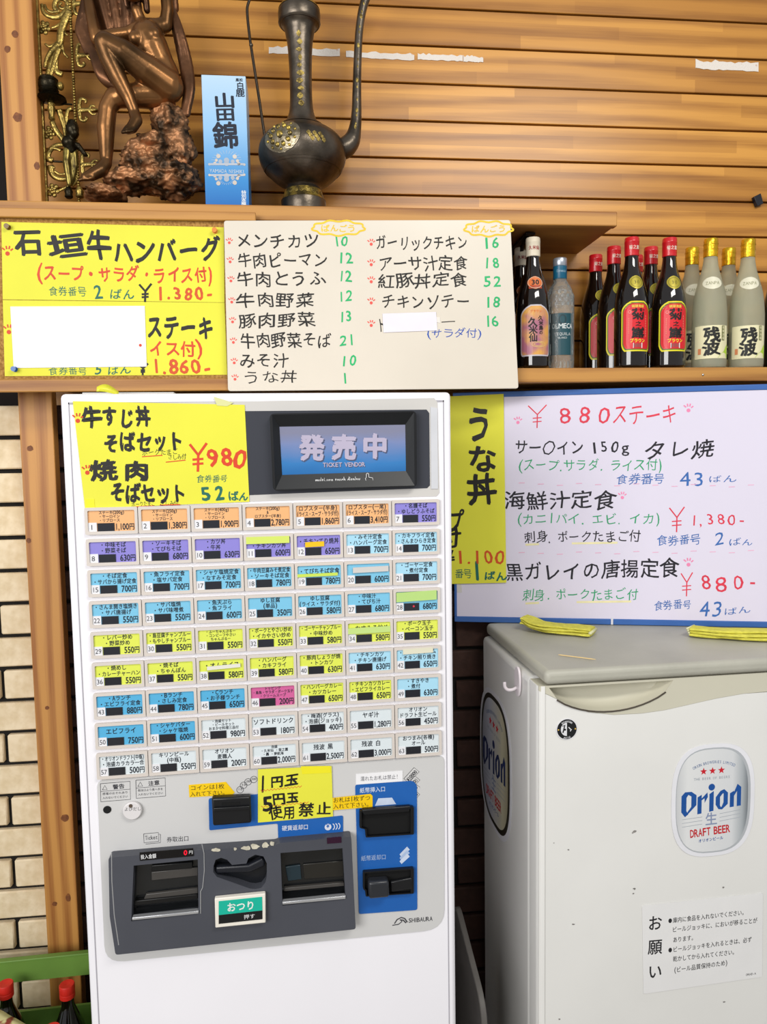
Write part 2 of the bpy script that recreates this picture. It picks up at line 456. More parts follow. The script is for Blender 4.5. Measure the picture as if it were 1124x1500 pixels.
DB = .085                                   # brick face stands this far before the plank wall
DW = -.035                                  # the plank face
zs = [W.ab(724, y, DW).y for y in (13, 69, 124.5, 181, 235, 288)] + [W.ab(900, 343, DW).y, W.ab(850, 393, DW).y]
pitch = (zs[0] - zs[7]) / 7
z_ref = sum(z + i * pitch for i, z in enumerate(zs)) / 8       # top line's height
AL, AR = W.ab(40, 200).x, 1.35                                # extent of the plank wall
Z_TOP = 1.45
wb = obj('wall_back', box(bmesh.new(), W, -1.6, 1.75, -.02, Z_TOP, DW - .05, DW - .0165), DARKGAP, kind='structure')
k = -13
post_a0, post_a1 = W.ab(26, 575, DB + .03).x, W.ab(76, 575, DB + .03).x
LEFTP = post_a0 + .01
first = None; zb = z_ref
while zb < Z_TOP: zb += pitch
while zb > .16:
    zb -= pitch
    if first is None:
        bm = bmesh.new(); box(bm, W, LEFTP, AR, zb, zb + pitch - .0045, DW - .016, DW)
        first = obj('plank', bm, PINE, wb, bevel=.0012, segs=1); z_first = zb
    else:
        c = first.copy(); COL.objects.link(c); c.location = first.location + Vector((0, 0, zb - z_first))
# brickwork below the shelf
zb0 = W.ab(10, 588, DB).y                  # a bed joint
bp = (W.ab(15, 589, DB).y - W.ab(30, 977, DB).y) / 8
mort = obj('mortar', box(bmesh.new(), W, -1.6, 1.7, -CAM.z, .12, 0, DB - .012), MORTAR, wb)
head_a = W.ab(3, 950, DB).x; bl = .232
fb = None; row = 0; z = zb0 + bp
while z > -CAM.z:
    off = head_a if row % 2 == 0 else head_a + bl / 2
    if z + bp * .9 < .13:
        a = off - 3 * bl
        while a < 1.35:
            pm = (post_a0 + post_a1) / 2
            if a < pm < a + bl and fb is not None:      # cream on one side of the post, brown on the other
                obj('brick', box(bmesh.new(), W, a, pm - .004, z, z + bp - .0095, DB - .03, DB), BRICK, wb, bevel=.003, segs=1)
                if a + bl - .0095 - pm > .02: obj('brick', box(bmesh.new(), W, pm + .004, a + bl - .0095, z, z + bp - .0095, DB - .03, DB), BRICKD, wb, bevel=.003, segs=1)
                a += bl; continue
            if a > -1.6:
                if fb is None:
                    fb = obj('brick', box(bmesh.new(), W, a, a + bl - .0095, z, z + bp - .0095, DB - .03, DB), BRICK, wb, bevel=.003, segs=1)
                    f0 = (a, z); base = W.world(a, z)
                else:
                    c = fb.copy(); COL.objects.link(c); c.location = fb.location + (W.world(a, z) - base) + W.n * random.uniform(-.0012, .0012)
                    if a > post_a0: c.material_slots[0].link = 'OBJECT'; c.material_slots[0].material = BRICKD
            a += bl
    z -= bp; row += 1
FLOORM = mat('floor_tile', '8d877c', .5, var=.15, scale=6)
bm = bmesh.new(); wbox(bm, -2.2, 2.6, -4.2, .9, -.05, 0); obj('floor', bm, FLOORM, kind='structure')
# pine post
post = obj('trim_1', box(bmesh.new(), W, post_a0, post_a1, -CAM.z + .0, Z_TOP, DB + .001, DB + .032), PINEV, kind='structure', bevel=.002)
def knot(x, y, rx, ry, parent=post, d=DB + .0322):
    bm = bmesh.new(); c = W.ab(x, y, d)
    K = .00145
    bm2 = prism(bm, W, [c + Vector((math.cos(t) * rx * K * random.uniform(.85, 1.1), math.sin(t) * ry * K * random.uniform(.85, 1.1))) for t in [i * math.pi / 7 for i in range(14)]], d - .001, d + .0003)
    obj('knot', bm2, mat('knot_wood', '5a3018', .6, var=.5, scale=90, col2='8a5228'), parent)
for x, y, rx, ry in ((22, 50, 5, 5), (11, 72, 4.5, 5), (26, 172, 6.5, 7), (54, 243, 4, 6), (44, 657, 5, 4.5), (42, 792, 3.5, 4), (69, 1037, 3.5, 3), (95, 1198, 6, 6), (100, 1315, 4, 7), (80, 1324, 4, 4)):
    knot(x, y, rx, ry)

# ------------------------------------------------------------------ shelves
DS = .20
def shelf(name, x_end, ytop, ybot, xm, label):
    zt, zb = W.ab(xm, ytop, DS).y, W.ab(xm, ybot, DS).y
    a1 = W.ab(x_end, ytop, DS).x
    e = empty(name, W.world(-.2, zb, DS / 2), label, 'shelf')
    # board: cut back at an angle at its right end like the photograph's
    obj('shelf_board', box(bmesh.new(), W, post_a1 + .002, a1 - .003, zb + .002, zt, DW + .001, DS - .022), SHELFW, e, bevel=.001)
    obj('front_edge', box(bmesh.new(), W, -1.15, a1, zb, zt, DS - .021, DS), SHELFW, e, bevel=.0025)
    return e, zt, zb, a1
up, ZU, ZUB, AU = shelf('wall_shelf', 905, 307, 329, 760, 'upper pine wall shelf carrying the statue, blue box and ewer')
lo, ZL, ZLB, ALW = shelf('wall_shelf', 1500, 538.5, 559.5, 900, 'lower pine wall shelf carrying the row of liquor bottles')
setp(lo, 'lower pine wall shelf carrying the row of liquor bottles', 'shelf')
bm = bmesh.new()
ba = W.ab(772, 345, .12).x
box(bm, W, ba - .011, ba + .011, ZUB - .075, ZUB - .0005, DW + .001, DW + .007)
box(bm, W, ba - .011, ba + .011, ZUB - .006, ZUB - .0005, DW + .001, .15)
prism(bm, Plane(W.world(ba - .004, 0, 0), W.n, (0, 0, 1)), [Vector((.006, ZUB - .07)), Vector((.14, ZUB - .006)), Vector((.12, ZUB - .006)), Vector((.006, ZUB - .052))], -.004, .004)
obj('bracket', bm, mat('dark_iron', '2a2420', .4, .8), up, bevel=.001)
bm = bmesh.new(); lathe(bm, W.world(ba + .002, ZUB - .035, .13), [(.008, 0), (.0105, .004), (.0105, .01), (.008, .014)], 16)
obj('bracket_ring', bm, mat('brass', 'b08a3a', .3, .9, var=.3), up, smooth='auto')
bm = bmesh.new(); c = W.px(1030, 549, DS); ball(bm, c, .003, 8, 6, (1, .8, 1)); obj('screw', bm, mat('steel', 'c8c8c4', .3, .9), lo, smooth=True)

# ================================================================== SIGNS ON THE SHELF FRONT
def sheet(name, p, pts, d0, d1, m, label=None, cat=None, r=0, parent=None, px=True, bevel=0, **kw):
    q = M4(p, pts, d1) if px else pts
    if r: q = rounded(q, r)
    return obj(name, prism(bmesh.new(), p, q, d0, d1), m, parent, label, cat, bevel=bevel, **kw)
DC = .203
CORK = mat('cork', 'b98d4e', .95, var=.35, scale=220, bump=.5, bscale=400, col2='8f6530')
cb = empty('cork_board', W.px(160, 574, DC + .01), 'cork notice board with pine trim carrying yellow menu papers', 'board')
c0, c1 = W.ab(-60, 440, DC).x, W.ab(372, 440, DC).x
zt, zbm = W.ab(160, 311, DC).y, W.ab(160, 574.5, DC).y
obj('cork_panel', box(bmesh.new(), W, c0, c1, zbm + .002, zt - .002, DC - .001, DC + .008), CORK, cb)
obj('trim_strip', box(bmesh.new(), W, c0, c1 + .01, zt - .018, zt, DC + .0085, DC + .018), SHELFW, cb, bevel=.002)
obj('trim_strip', box(bmesh.new(), W, c0, c1, zbm, zbm + .026, DC + .0085, DC + .018), SHELFW, cb, bevel=.002)
DP = DC + .0085
s1 = sheet('menu_paper', W, [(2, 325), (328, 333), (329, 443), (4, 438.5)], DP, DP + .0006, PAPER_Y, 'yellow paper pinned to the cork board offering beef hamburg steak for 1.380', 'paper sign')
s2 = sheet('menu_paper', W, [(4, 439.5), (329, 443.5), (333, 549), (7, 551)], DP, DP + .0006, PAPER_Y, 'yellow paper under the hamburg one with a blank white patch over its text', 'paper sign')
K, RD, TEAL, OR = '1a1712', 'd9461f', '1d6a5a', 'd4521c'
i = PInk(W, DP + .0008)
i.w('石', 19, 62, 357, 43, K, .03); i.w('垣', 68, 126, 359, 38, K, .03); i.w('牛', 125, 165, 361, 48, K, .03)
i.w('ハンバーグ', 164, 324, 369, 37, K, .035, y1=364)
i.w('(スープ・サラダ・ライス付)', 54, 312, 400, 25, RD, .022, y1=403)
i.w('食券番号', 71, 127, 427, 15, TEAL, -.008); i.w('2', 131, 157, 427, 22, TEAL, .012); i.w('ばん', 160, 198, 431, 17, TEAL, .012)
i.yen(204, 222, 429, 27, 3.2, K); i.w('1.380-', 228, 313, 430, 21, OR, .025)
i.paw(11, 369, 8, RD)
i.finish(s1)
i = PInk(W, DP + .0008)
i.w('ステーキ', 213, 312, 480, 38, K, .035, y1=480); i.w('イス付)', 218, 296, 511, 24, RD, .022)
i.w('食券番号', 71, 128, 543.5, 13, TEAL, -.01); i.w('5', 132, 156, 541, 18, TEAL, .012); i.w('ばん', 157, 193, 542, 15, TEAL, .012)
i.yen(202, 217, 541, 17, 3, K); i.w('1.860-', 222, 308, 537, 24, OR, .025)
i.paw(13, 484, 8, RD)
i.finish(s2)
wpch = sheet('blank_patch', W, [(15, 449), (212, 448), (215, 537), (20, 539)], DP + .001, DP + .002, WHITE_PAPER, 'blank white paper patch taped over the lower yellow paper', 'paper')
i = PInk(W, DP + .0022); c = W.ab(206, 506, DP); i.poly(circle(c.x, c.y, .003, 10), RD); i.finish(wpch, 'red_spot')
def pin(x, y, d, col, label):
    c = W.px(x, y, d)
    pl = Plane(c, W.u, W.v); bm = bmesh.new()
    for r, a, b in ((.0055, .0, .0015), (.0035, .0015, .008), (.005, .008, .0105)):
        prism(bm, pl, circle(0, 0, r, 14), a, b)
    obj('push_pin', bm, mat('pin_' + col, col, .3), None, label, 'push pin', group='pins on the cork board')
pin(12, 333, DP + .0007, '7a5b20', 'brown push pin at the upper left corner of the top yellow paper')
pin(315, 338.5, DP + .0007, 'e08a3c', 'orange push pin at the upper right of the top yellow paper')
pin(22, 541, DP + .0021, '1f5fa8', 'blue push pin low at the left of the lower yellow paper')

# menu board
DM = DC + .024
IVORY = mat('ivory_plastic', 'dcd3c4', .28, var=.04, scale=5, coat=.2)
mb = sheet('menu_board', W, [(328, 323), (748, 322), (760, 569), (334, 573)], DM - .003, DM + .003, IVORY, 'ivory plastic board with two handwritten columns of dishes and green numbers', 'menu board', r=.006, bevel=.001)
G, BL, YL, PK = '1fb26a', '1d4fae', 'f0c62c', 'e8574c'
i = PInk(W, DM + .0033)
rows = [('メンチカツ', 345, 467, 353, '10', 489, 511, 353), ('牛肉ピーマン', 347, 480, 381, '12', 495, 517, 377), ('牛肉とうふ', 346, 477, 409, '12', 496, 517, 405),
        ('牛肉野菜', 346, 461, 440, '12', 496, 517, 434), ('豚肉野菜', 348, 463, 469, '13', 497, 517, 463), ('牛肉野菜そば', 351, 487, 499, '21', 497, 520, 499),
        ('みそ汁', 350, 424, 529, '10', 499, 524, 528), ('うな丼', 356, 437, 553, '1', 501, 511, 554)]
for n, (t, a, b, y, t2, a2, b2, y2) in enumerate(rows):
    i.w(t, a, b, y, 23 if n < 7 else 20, K, .010 if n < 7 else 0, y1=y - 1); i.w(t2, a2, b2, y2, 17, G, .014)
    i.paw(336 + n * 1.2, y + 1, 5, PK)
rows = [('ガーリックチキン', 550, 685, 356, '16', 708, 733, 355), ('アーサ汁定食', 553, 686, 386, '18', 708, 734, 386), ('紅豚丼定食', 553, 686, 411, '52', 706, 737, 411),
        ('チキンソテー', 557, 689, 442, '18', 710, 734, 442), ('ト', 552, 564, 475, '16', 710, 731, 470)]
for n, (t, a, b, y, t2, a2, b2, y2) in enumerate(rows):
    i.w(t, a, b, y, 22, K, .010, y1=y - 1); i.w(t2, a2, b2, y2, 17, G, .014); i.paw(544, y, 5.5, PK)
i.w('ー', 645, 670, 471, 14, K, .0); i.w('(サラダ付)', 625, 706, 488, 14, BL, 0)
for cx, cy, rx in ((496, 334, 38), (716, 335, 35)):
    pts = [(cx + (rx + 1.8 * math.sin(9 * t)) * math.cos(t), cy + (10.5 + 1.2 * math.sin(9 * t)) * math.sin(t)) for t in [k * math.pi / 30 for k in range(60)]]
    i.st(pts, 2.6, YL, True); i.w('ばんごう', cx - 26, cx + 26, cy, 11, YL, .02)
i.finish(mb)
sheet('blank_patch', W, [(560.5, 459.5), (639, 457), (641, 484), (562, 487)], DM + .004, DM + .0045, mat('white_tape', 'e6e2ee', .5, var=.06), 'small blank white patch covering a dish name on the ivory board', 'paper')
sheet('price_tape', W, [(638, 464), (645, 465), (645, 473), (639, 472)], DM + .0032, DM + .0038, mat('clear_tape', 'e6e0d8', .2, var=.03), 'scrap of clear tape at the small white patch on the ivory board', 'tape')

# ================================================================== TICKET MACHINE
MW = mat('machine_white', 'f0eef3', .32, var=.025, scale=4, coat=.15)
MG = mat('machine_grey', 'c9c6c2', .4, var=.03, scale=6)
BEZ = mat('button_frame', 'd3cac2', .42, var=.04)
tm = empty('ticket_machine', (.3, .2, 0), 'white ticket vending machine with nine rows of coloured meal buttons', 'vending machine')
mt = (M.ab(87, 577).y + M.ab(661, 574).y) / 2
MZ = CAM.z + mt
bm = bmesh.new(); wbox(bm, .003, .597, .028, .395, .06, MZ - .003); obj('cabinet', bm, MW, tm, bevel=.006)
bm = bmesh.new(); wbox(bm, .0, .6, .0, .024, .09, MZ); obj('front_door', bm, MW, tm, bevel=.007, segs=3)
bm = bmesh.new(); wbox(bm, .02, .58, .05, .37, .0, .059); obj('plinth', bm, mat('plinth_dark', '4a4846', .6), tm)
bm = bmesh.new(); wbox(bm, .012, .588, -.0006, -.0001, MZ - .016, MZ - .013); wbox(bm, .012, .0135, -.0006, -.0001, .11, MZ - .013); wbox(bm, .5865, .588, -.0006, -.0001, .11, MZ - .013)
obj('door_seam', bm, mat('seam_grey', 'a9a6ae', .5), tm)
# top clutter
bm = bmesh.new(); wbox(bm, .02, .16, .05, .2, MZ + .0005, MZ + .006); obj('clipboard', bm, mat('clip_grey', 'c4c2bf', .4), None, 'grey plastic sheet lying on top of the ticket machine', 'sheet', bevel=.001)
bm = bmesh.new(); lp = []
for k in range(9):
    t = k / 8; lp.append(Vector((.052 + .030 * t, .006 + .010 * t, MZ + .0008 + .003 * (1 - t) + .001 * math.sin(5 * t))))
for k in range(8):
    a, b = lp[k], lp[k + 1]; wd = .009 * math.sin(math.pi * (.15 + .8 * k / 8)) + .003; wd2 = .009 * math.sin(math.pi * (.15 + .8 * (k + 1) / 8)) + .003
    v = [bm.verts.new(a), bm.verts.new(b), bm.verts.new(b + Vector((0, wd2 * .5, wd2))), bm.verts.new(a + Vector((0, wd * .5, wd)))]
    bm.faces.new(v)
bmesh.ops.remove_doubles(bm, verts=bm.verts, dist=1e-5)
o = obj('tape_curl', bm, mat('yellow_tape', 'e2df3c', .35), None, 'curled scrap of yellow tape on the top edge of the ticket machine', 'tape', smooth=True)
md = o.modifiers.new('t', 'SOLIDIFY'); md.thickness = .0006
# yellow price paper
DY = .0012
cover = sheet('display_cover', M, [(135, 592), (636, 583), (641, 589), (644, 722), (640, 727), (135, 741)], .0002, .0009, MG, parent=tm)
dpan = sheet('display_surround', M, [(140, 604), (625, 600), (629, 605), (630, 711), (626, 715), (140, 734)], .001, .0016, mat('dark_surround', '3b3d45', .3, var=.12, scale=3), parent=tm)
strip = sheet('clear_strip', M, [(631, 596), (641, 598), (642, 716), (632, 716)], .001, .002, mat('clear_strip', 'd2d3d8', .15, var=.1), parent=tm)
OUT = [(395, 606), (610, 602), (611, 713), (400, 719)]
q = M4(M, OUT, .012); c = sum(q, Vector((0, 0))) / 4
scr = M4(M, [(409.5, 625), (594, 622), (595, 690), (413.5, 695.7)], .004)
O = rounded(q, .006, 4)
bez = empty('display_bezel', M.world(c.x, min(v.y for v in q), .006)); bez.parent = tm; bez.location -= tm.location
obj('outer_rim', slab(M, rounded(q, .008, 4), [[c + (v - c) * f for v, f in zip(q, (.965,) * 4)]], .0017, .014), BLACKPL, bez, smooth='auto')
bm = bmesh.new(); inner = [c + (v - c) * .965 for v in q]
A = [bm.verts.new(M.world(v.x, v.y, .0135)) for v in inner]; B = [bm.verts.new(M.world(v.x, v.y, .0035)) for v in scr]
for k in range(4): bm.faces.new((A[k], A[(k + 1) % 4], B[(k + 1) % 4], B[k]))
obj('inner_slope', bm, mat('bezel_slope', '1b1d20', .42, var=.15), bez)
SCR = gradient_mat('screen_print', [(0, '165a98'), (.4, '3474b0'), (.75, '7280aa'), (1.1, '7a7c94')], 'Z', .18, emit=.10, noise_amt=.3)
so = obj('screen', prism(bmesh.new(), M, scr, .0017, .0032), SCR, bez)
i = PInk(M, .0036)
for dx, dy, cc, e in ((1.6, 1.8, '48506e', .0), (0, 0, 'c9c4d6', .0002)):
    i.d = .0036 + e
    i.w('発', 438 + dx, 476 + dx, 655.5 + dy, 39, cc, .045, jit=0); i.w('売', 485 + dx, 523 + dx, 655 + dy, 38, cc, .045, jit=0); i.w('中', 530 + dx, 569 + dx, 653.5 + dy, 37, cc, .045, jit=0)
    i.w('TICKET VENDOR', 473 + dx * .5, 535 + dx * .5, 681 + dy * .5, 7.2, cc, .02, jit=0, y1=680 + dy * .5)
i.finish(so, mats={'c9c4d6': mat('screen_text', 'b4acc2', .3, emit=.04)})
i = PInk(M, .0128); i.d = .0085
i.w('multi-use touch display', 462, 528, 704, 9.5, 'd8d8d8', .02, jit=0, y1=702)
i.finish(bez)
i = PInk(M, .009)
hx, hy = 541, 701
i.st([(hx - 4, hy - 7), (hx - 2.3, hy - 8), (hx - .8, hy - 7), (hx - .6, hy - 2), (hx + 5, hy - 1), (hx + 6, hy + 4), (hx - 4, hy + 5), (hx - 5.6, hy), (hx - 4.5, hy - 1), (hx - 4, hy - 7)], .9, 'd8d8d8')
i.finish(bez, 'hand_symbol')
yp = sheet('price_paper', M, [(106.5, 587.6), (358.5, 593), (365.5, 735), (124.5, 745)], .0017, .0022, PAPER_Y, 'yellow paper taped on the ticket machine with beef tendon bowl sets for 980', 'paper sign')
i = PInk(M, .0024)
i.w('牛', 118, 150, 611, 35, K, .045); i.w('すじ丼', 149, 221, 612, 33, K, .045, y1=611); i.w('そばセット', 151, 270, 648, 32, K, .045, y1=646)
i.w('ポークたまご', 208, 261, 663.5, 10, K, .0, y1=661); i.w('さしみ付', 246, 273, 669, 9, K, .0)
i.st([(208, 669), (238, 667)], 1.4, 'd8421c'); i.st([(243, 677), (272, 674)], 1.4, 'd8421c')
i.w('焼', 133, 172, 690, 32, K, .04); i.w('肉', 180, 219, 689, 31, K, .045); i.w('そばセット', 160, 274, 723, 31, K, .045, y1=721)
i.w('ポークたまご', 193, 227, 739, 9, K, 0, y1=737); i.w('さしみ付', 234, 262, 737, 9, K, 0)
i.st([(196, 742.5), (226, 741)], 1.4, 'd8421c'); i.st([(234, 740), (264, 739)], 1.4, 'd8421c')
i.yen(278, 303, 670, 42, 3.8, 'd8421c'); i.w('980', 302, 361, 670, 30, 'd8421c', .022)
i.w('食券番号', 288, 334, 701, 12, TEAL, .0); i.w('52', 291, 333, 722, 22, TEAL, .03); i.w('ばん', 334, 365, 727, 15, TEAL, .03)
i.paw(114, 614, 8, 'd8421c'); i.paw(128, 690, 8, 'd8421c')
i.finish(yp)
sheet('yellow_tape', M, [(125, 731), (138, 731), (139, 744), (126, 745)], .0023, .0027, mat('yellow_tape2', 'efe413', .4), 'square of bright yellow tape at the lower left of the 980 paper', 'tape')
sheet('clear_tape', M, [(313, 581), (342, 590), (333, 595), (318, 594)], .0023, .0028, mat('film_tape', 'dcdca0', .2), 'wrinkled clear tape at the top right of the 980 paper', 'tape')

# ---- buttons
bl0 = (M.ab(125, 764).x + M.ab(142, 1121).x) / 2; bl1 = (M.ab(643, 744).x + M.ab(647, 1085).x) / 2
pa = (bl1 - bl0) / 7
r1 = (M.ab(163, 764).y + M.ab(608, 749).y) / 2; r9 = (M.ab(179, 1121).y + M.ab(613, 1087).y) / 2
pb = (r1 - r9) / 8
bh = pb * .86
OJ, PU, CY, LB, YG, BU, PN, WH = 'f0b57c', '8f86d6', '7cc4e4', 'a9daf0', 'dfe95a', '56b0dc', 'd2649c', 'dbe4e8'
D = '''1O ステーキ(200g)|・サーロイン|・リブロース;1,100
2O ステーキ(250g)|・サーロイン|・リブロース;1,380
3O ステーキ(400g)|・サーロイン|・リブロース;1,900
4O ステーキ(200g)|&|ロブスター(半身);2,780
5O ロブスター(半身)|(ライス・スープ・サラダ付);1,860
6O ロブスター(一尾)|(ライス・スープ・サラダ付);3,410
7P ・名護そば|・ゆしどうふそば;550
8P ・中味そば|・野菜そば;630
9P ・ソーキそば|・てびちそば;680
10P ・カツ丼|・牛丼;630
11P |・チキンカツ丼;600
12P ・チキンてり焼丼;650
13L ・みそ汁定食|・ハンバーグ定食;700
14L ・カキフライ定食|・さんまひらき定食;700
15C ・そば定食|・サバから揚げ定食;700
16C ・魚フライ定食|・塩サバ定食;700
17C ・シャケ塩焼定食|・なすみそ定食;700
18C ・牛肉豆腐みそ煮定食|・ソーキそば定食;780
19C ・てびちそば定食;780
20C ;600
21L ・ゴーヤー定食|・煮付定食;700
22C ・さんま開き塩焼き|・サバ唐揚げ;550
23C ・サバ塩焼|・サバ味噌煮;550
24C ・魚天ぷら|・魚フライ;600
25C ゆし豆腐|(単品);350
26C ゆし豆腐|(ライス・サラダ付);580
27C ・中味汁|・てびち汁;680
28C ;680
29Y ・レバー炒め|・野菜炒め;550
30Y ・島豆腐チャンプルー|・もやしチャンプルー;550
31Y ・ふーちゃんぷるー|・コンビーフやさい|ちゃんぷるー;550
32Y ・ポークとやさい炒め|・イカやさい炒め;550
33Y ・ゴーヤーチャンプルー|・中味炒め;580
34Y ・なすみそ炒め;580
35Y ・ポーク玉子|・ベーコン玉子;550
36Y ・焼めし|・カレーチャーハン;550
37Y ・焼そば|・ちゃんぽん;550
38Y ・オムライス;580
39Y ・ハンバーグ|・カキフライ;580
40Y ・豚肉しょうが焼|・トンカツ;630
41L ・チキンカツ|・チキン唐揚げ;630
42L ・チキンクリーム|・チキン照り焼き;650
43B ・Aランチ|・エビフライ定食;880
44B ・Bランチ|・さしみ定食;780
45B ・Cランチ|・お子様ランチ;650
46R トッピング|・島魚・サラダ・ポーク玉子|・クリームスープ;200
47Y ・ハンバーグカレー|・カツカレー;650
48Y ・チキンカツカレー|・エビフライカレー;650
49L ・すきやき|・煮付;630
50B エビフライ;750
51B ・シャケバター|・シャケ塩焼;600
52W ・泡盛セット|・ビールセット|おまかせ料理三品付;980
53W ソフトドリンク;180
54W ・梅酒(グラス)|・泡盛(ジョッキ);400
55W ヤギ汁;1,280
56W オリオン|ドラフト生ビール;450
57W ・オリオンドラフト(中瓶)|・泡盛カラカラ一合;500
58W キリンビール|(中瓶);550
59W オリオン|麦職人;200
60W 泡盛|・久米仙 ・菊之露|・轟 ・夢航海;2,000
61W 残波 黒;2,500
62W 残波 白;3,000
63W おつまみ(各種)|オール;500'''.split('\n')
CARD = {k: mat('card_' + v, v, .22, var=.05, scale=18, coat=.5) for k, v in dict(O=OJ, P=PU, C=CY, L=LB, Y=YG, B=BU, R=PN, W=WH).items()}
LAMP = mat('lamp_window', '23252d', .18, var=.3, scale=30, coat=.5)
TAG = mat('number_tag', 'e4e4e8', .3, var=.03)
fw = pa * .985
ow, oh = fw * .445, bh * .385
def btn_frame():
    o_ = [(-fw / 2, -bh / 2), (fw / 2, -bh / 2), (fw / 2, bh / 2), (-fw / 2, bh / 2)]
    return o_
protos = {}
for n, line in enumerate(D):
    r, c = divmod(n, 7)
    cx = bl0 + pa * (c + .5); cy = r1 - pb * r
    k = 0
    while line[k].isdigit(): k += 1
    num, ck = line[:k], line[k]; names, price = line[k + 2:].split(';'); names = [x for x in names.split('|')] if names else []
    if 'frame' not in protos:
        P0 = Plane(M.world(cx, cy, 0), M.u, M.v)
        protos['P'] = P0
        hole = rounded([(-ow, -oh), (ow, -oh), (ow, oh), (-ow, oh)], .002, 3)
        bt = obj('button', slab(P0, rounded(btn_frame(), .002, 2), [hole], .0005, .0055), BEZ, tm, smooth='auto', bevel=0)
        cdm = prism(bmesh.new(), P0, [(-ow, -oh), (ow, -oh), (ow, oh), (-ow, oh)], .0006, .0030)
        card = obj('label_card', cdm, CARD[ck], bt)
        lw = box(bmesh.new(), P0, -ow + .0135, -ow + .0135 + ow * .72, -oh, -oh + oh * .78, .0031, .0040); lamp = obj('lamp_window', lw, LAMP, bt)
        tg = box(bmesh.new(), P0, -ow, -ow + .0125, -oh, -oh + oh * .85, .0031, .0038); tag = obj('number_tag', tg, TAG, bt)
        protos['frame'] = bt; base = M.world(cx, cy, 0)
        for x in (card,): x.material_slots[0].link = 'OBJECT'; x.material_slots[0].material = CARD[ck]
        bcur = bt
    else:
        off = M.world(cx, cy, 0) - base
        bcur = protos['frame'].copy(); COL.objects.link(bcur); bcur.location = protos['frame'].location + off
        for ch in (card, lamp, tag):
            c2 = ch.copy(); COL.objects.link(c2); c2.parent = bcur
            if ch is card: c2.material_slots[0].link = 'OBJECT'; c2.material_slots[0].material = CARD[ck]
    ik = Ink(M, .0032); col = '17202c'
    nl = len(names)
    top = cy + oh * .98; areah = oh * 1.12
    if nl:
        hh = min(areah / nl, oh * .62) if nl > 1 else oh * .66
        for q, t in enumerate(names):
            if not t: continue
            tw = sum(wt(x) for x in t) * hh * .88; tw = min(tw, ow * 1.88)
            yy = top - areah * ((q + .5) / nl)
            x0 = cx - tw / 2 if not t.startswith('・') or nl == 1 else cx - min(ow * .93, max(tw / 2, ow * .55))
            ik.line(t, (x0, yy), (x0 + tw, yy), hh * .96, col, .018)
    pw = (.47 + .09 * len(price)) * .021
    ik.line(price + '円', (cx + ow * .97 - min(.0285, .0105 + len(price) * .0043), cy - oh * .60), (cx + ow * .97, cy - oh * .60), oh * .70, col, .022)
    ik.d = .0040
    ik.line(num, (cx - ow + .0015, cy - oh * .60), (cx - ow + (.011 if len(num) > 1 else .009), cy - oh * .60), oh * .55, '3c3c42', .0)
    ik.finish(bcur)
    def tape(x0, x1, y0, y1, colr, sk=0, lab=None):
        pts = [(cx + x0 * ow, cy + y0 * oh), (cx + x1 * ow, cy + (y0 + sk) * oh), (cx + x1 * ow, cy + (y1 + sk) * oh), (cx + x0 * ow, cy + y1 * oh)]
        obj('tape', prism(bmesh.new(), M, pts, .0042, .0060), mat('tape_' + colr, colr, .35, var=.05), bcur, label=lab)
    T = {11: (-1, .95, .35, 1.05, 'd3e36c', .0, 'yellow green tape'), 12: (-.62, .25, -.15, .35, 'f2c21e', .05, 'orange yellow tape'), 19: (-1, .85, -.12, .18, 'c9df5a', .04, 'yellow green tape'),
         20: (-.72, .95, .1, .66, 'cfccc8', .06, 'whitish tape'), 28: (-.98, .95, -.05, .92, 'b7d880', .12, 'pale green tape'), 34: (-1.0, 1.0, -.1, .5, 'c2dc84', .06, 'pale green tape'),
         38: (-.65, .85, .0, .36, 'e2e0d4', .15, 'whitish tape'), 42: (-.7, .75, .55, 1.1, 'dedbc4', .05, 'cream tape')}
    if n + 1 in T: tape(*T[n + 1])
    if n + 1 == 28:
        ik = Ink(M, .0045); ik.poly(circle(cx - ow * .15, cy - oh * .55, .0017, 10), 'e0344a'); ik.finish(bcur, 'red_mark')

# ---- lower panel
PG = mat('panel_grey', 'cbcac9', .42, var=.03, scale=5)
UNIT = mat('unit_grey', '484a52', .45, var=.1, scale=10)
NAVY = mat('slot_blue', '1d5fae', .38, var=.08)
sheet('lower_panel', M, [(142, 1143), (651, 1106.5), (651, 1361), (154, 1411)], .0004, .0018, PG, parent=tm, r=[.012, .012, .035, .03])
i = PInk(M, .0021)
for x0, x1, y, t in ((147, 190.5, 1148, '警告'), (199, 242, 1143, '注意')):
    s_ = -3.5
    i.st([(x0, y), (x1, y + s_), (x1 + .7, y + s_ + 26.5), (x0 + .7, y + 26.5), (x0, y)], .8, '3c3c42'); i.st([(x0, y + 11.5), (x1, y + 11.5 + s_)], .6, '3c3c42')
    i.w(t, x0 + 18, x1 - 8, y + 5, 8, '3c3c42', .02, jit=0, y1=y + 3); i.st([(x0 + 3, y + 9), (x0 + 6.5, y + 2.5), (x0 + 10, y + 8.6), (x0 + 3, y + 9)], .7, '3c3c42')
    i.w('取出口より奥へ手を' if t == '注意' else '感電のおそれあり', x0 + 3, x1 - 3, y + 15, 4.2, '3c3c42', 0, jit=0, y1=y + 12.5)
    i.w('入れないでください', x0 + 3, x1 - 3, y + 21, 4.2, '3c3c42', 0, jit=0, y1=y + 18.5)
i.w('券取出口', 244, 277, 1230, 9, '3c3c42', 0, jit=0, y1=1228)
i.st([(210.5, 1221.5), (232, 1219.5), (232.5, 1232.5), (211, 1234.5), (210.5, 1221.5)], .7, '3c3c42'); i.st([(232.5, 1222), (235, 1222), (235, 1234.5), (213.5, 1236.5)], .7, '3c3c42')
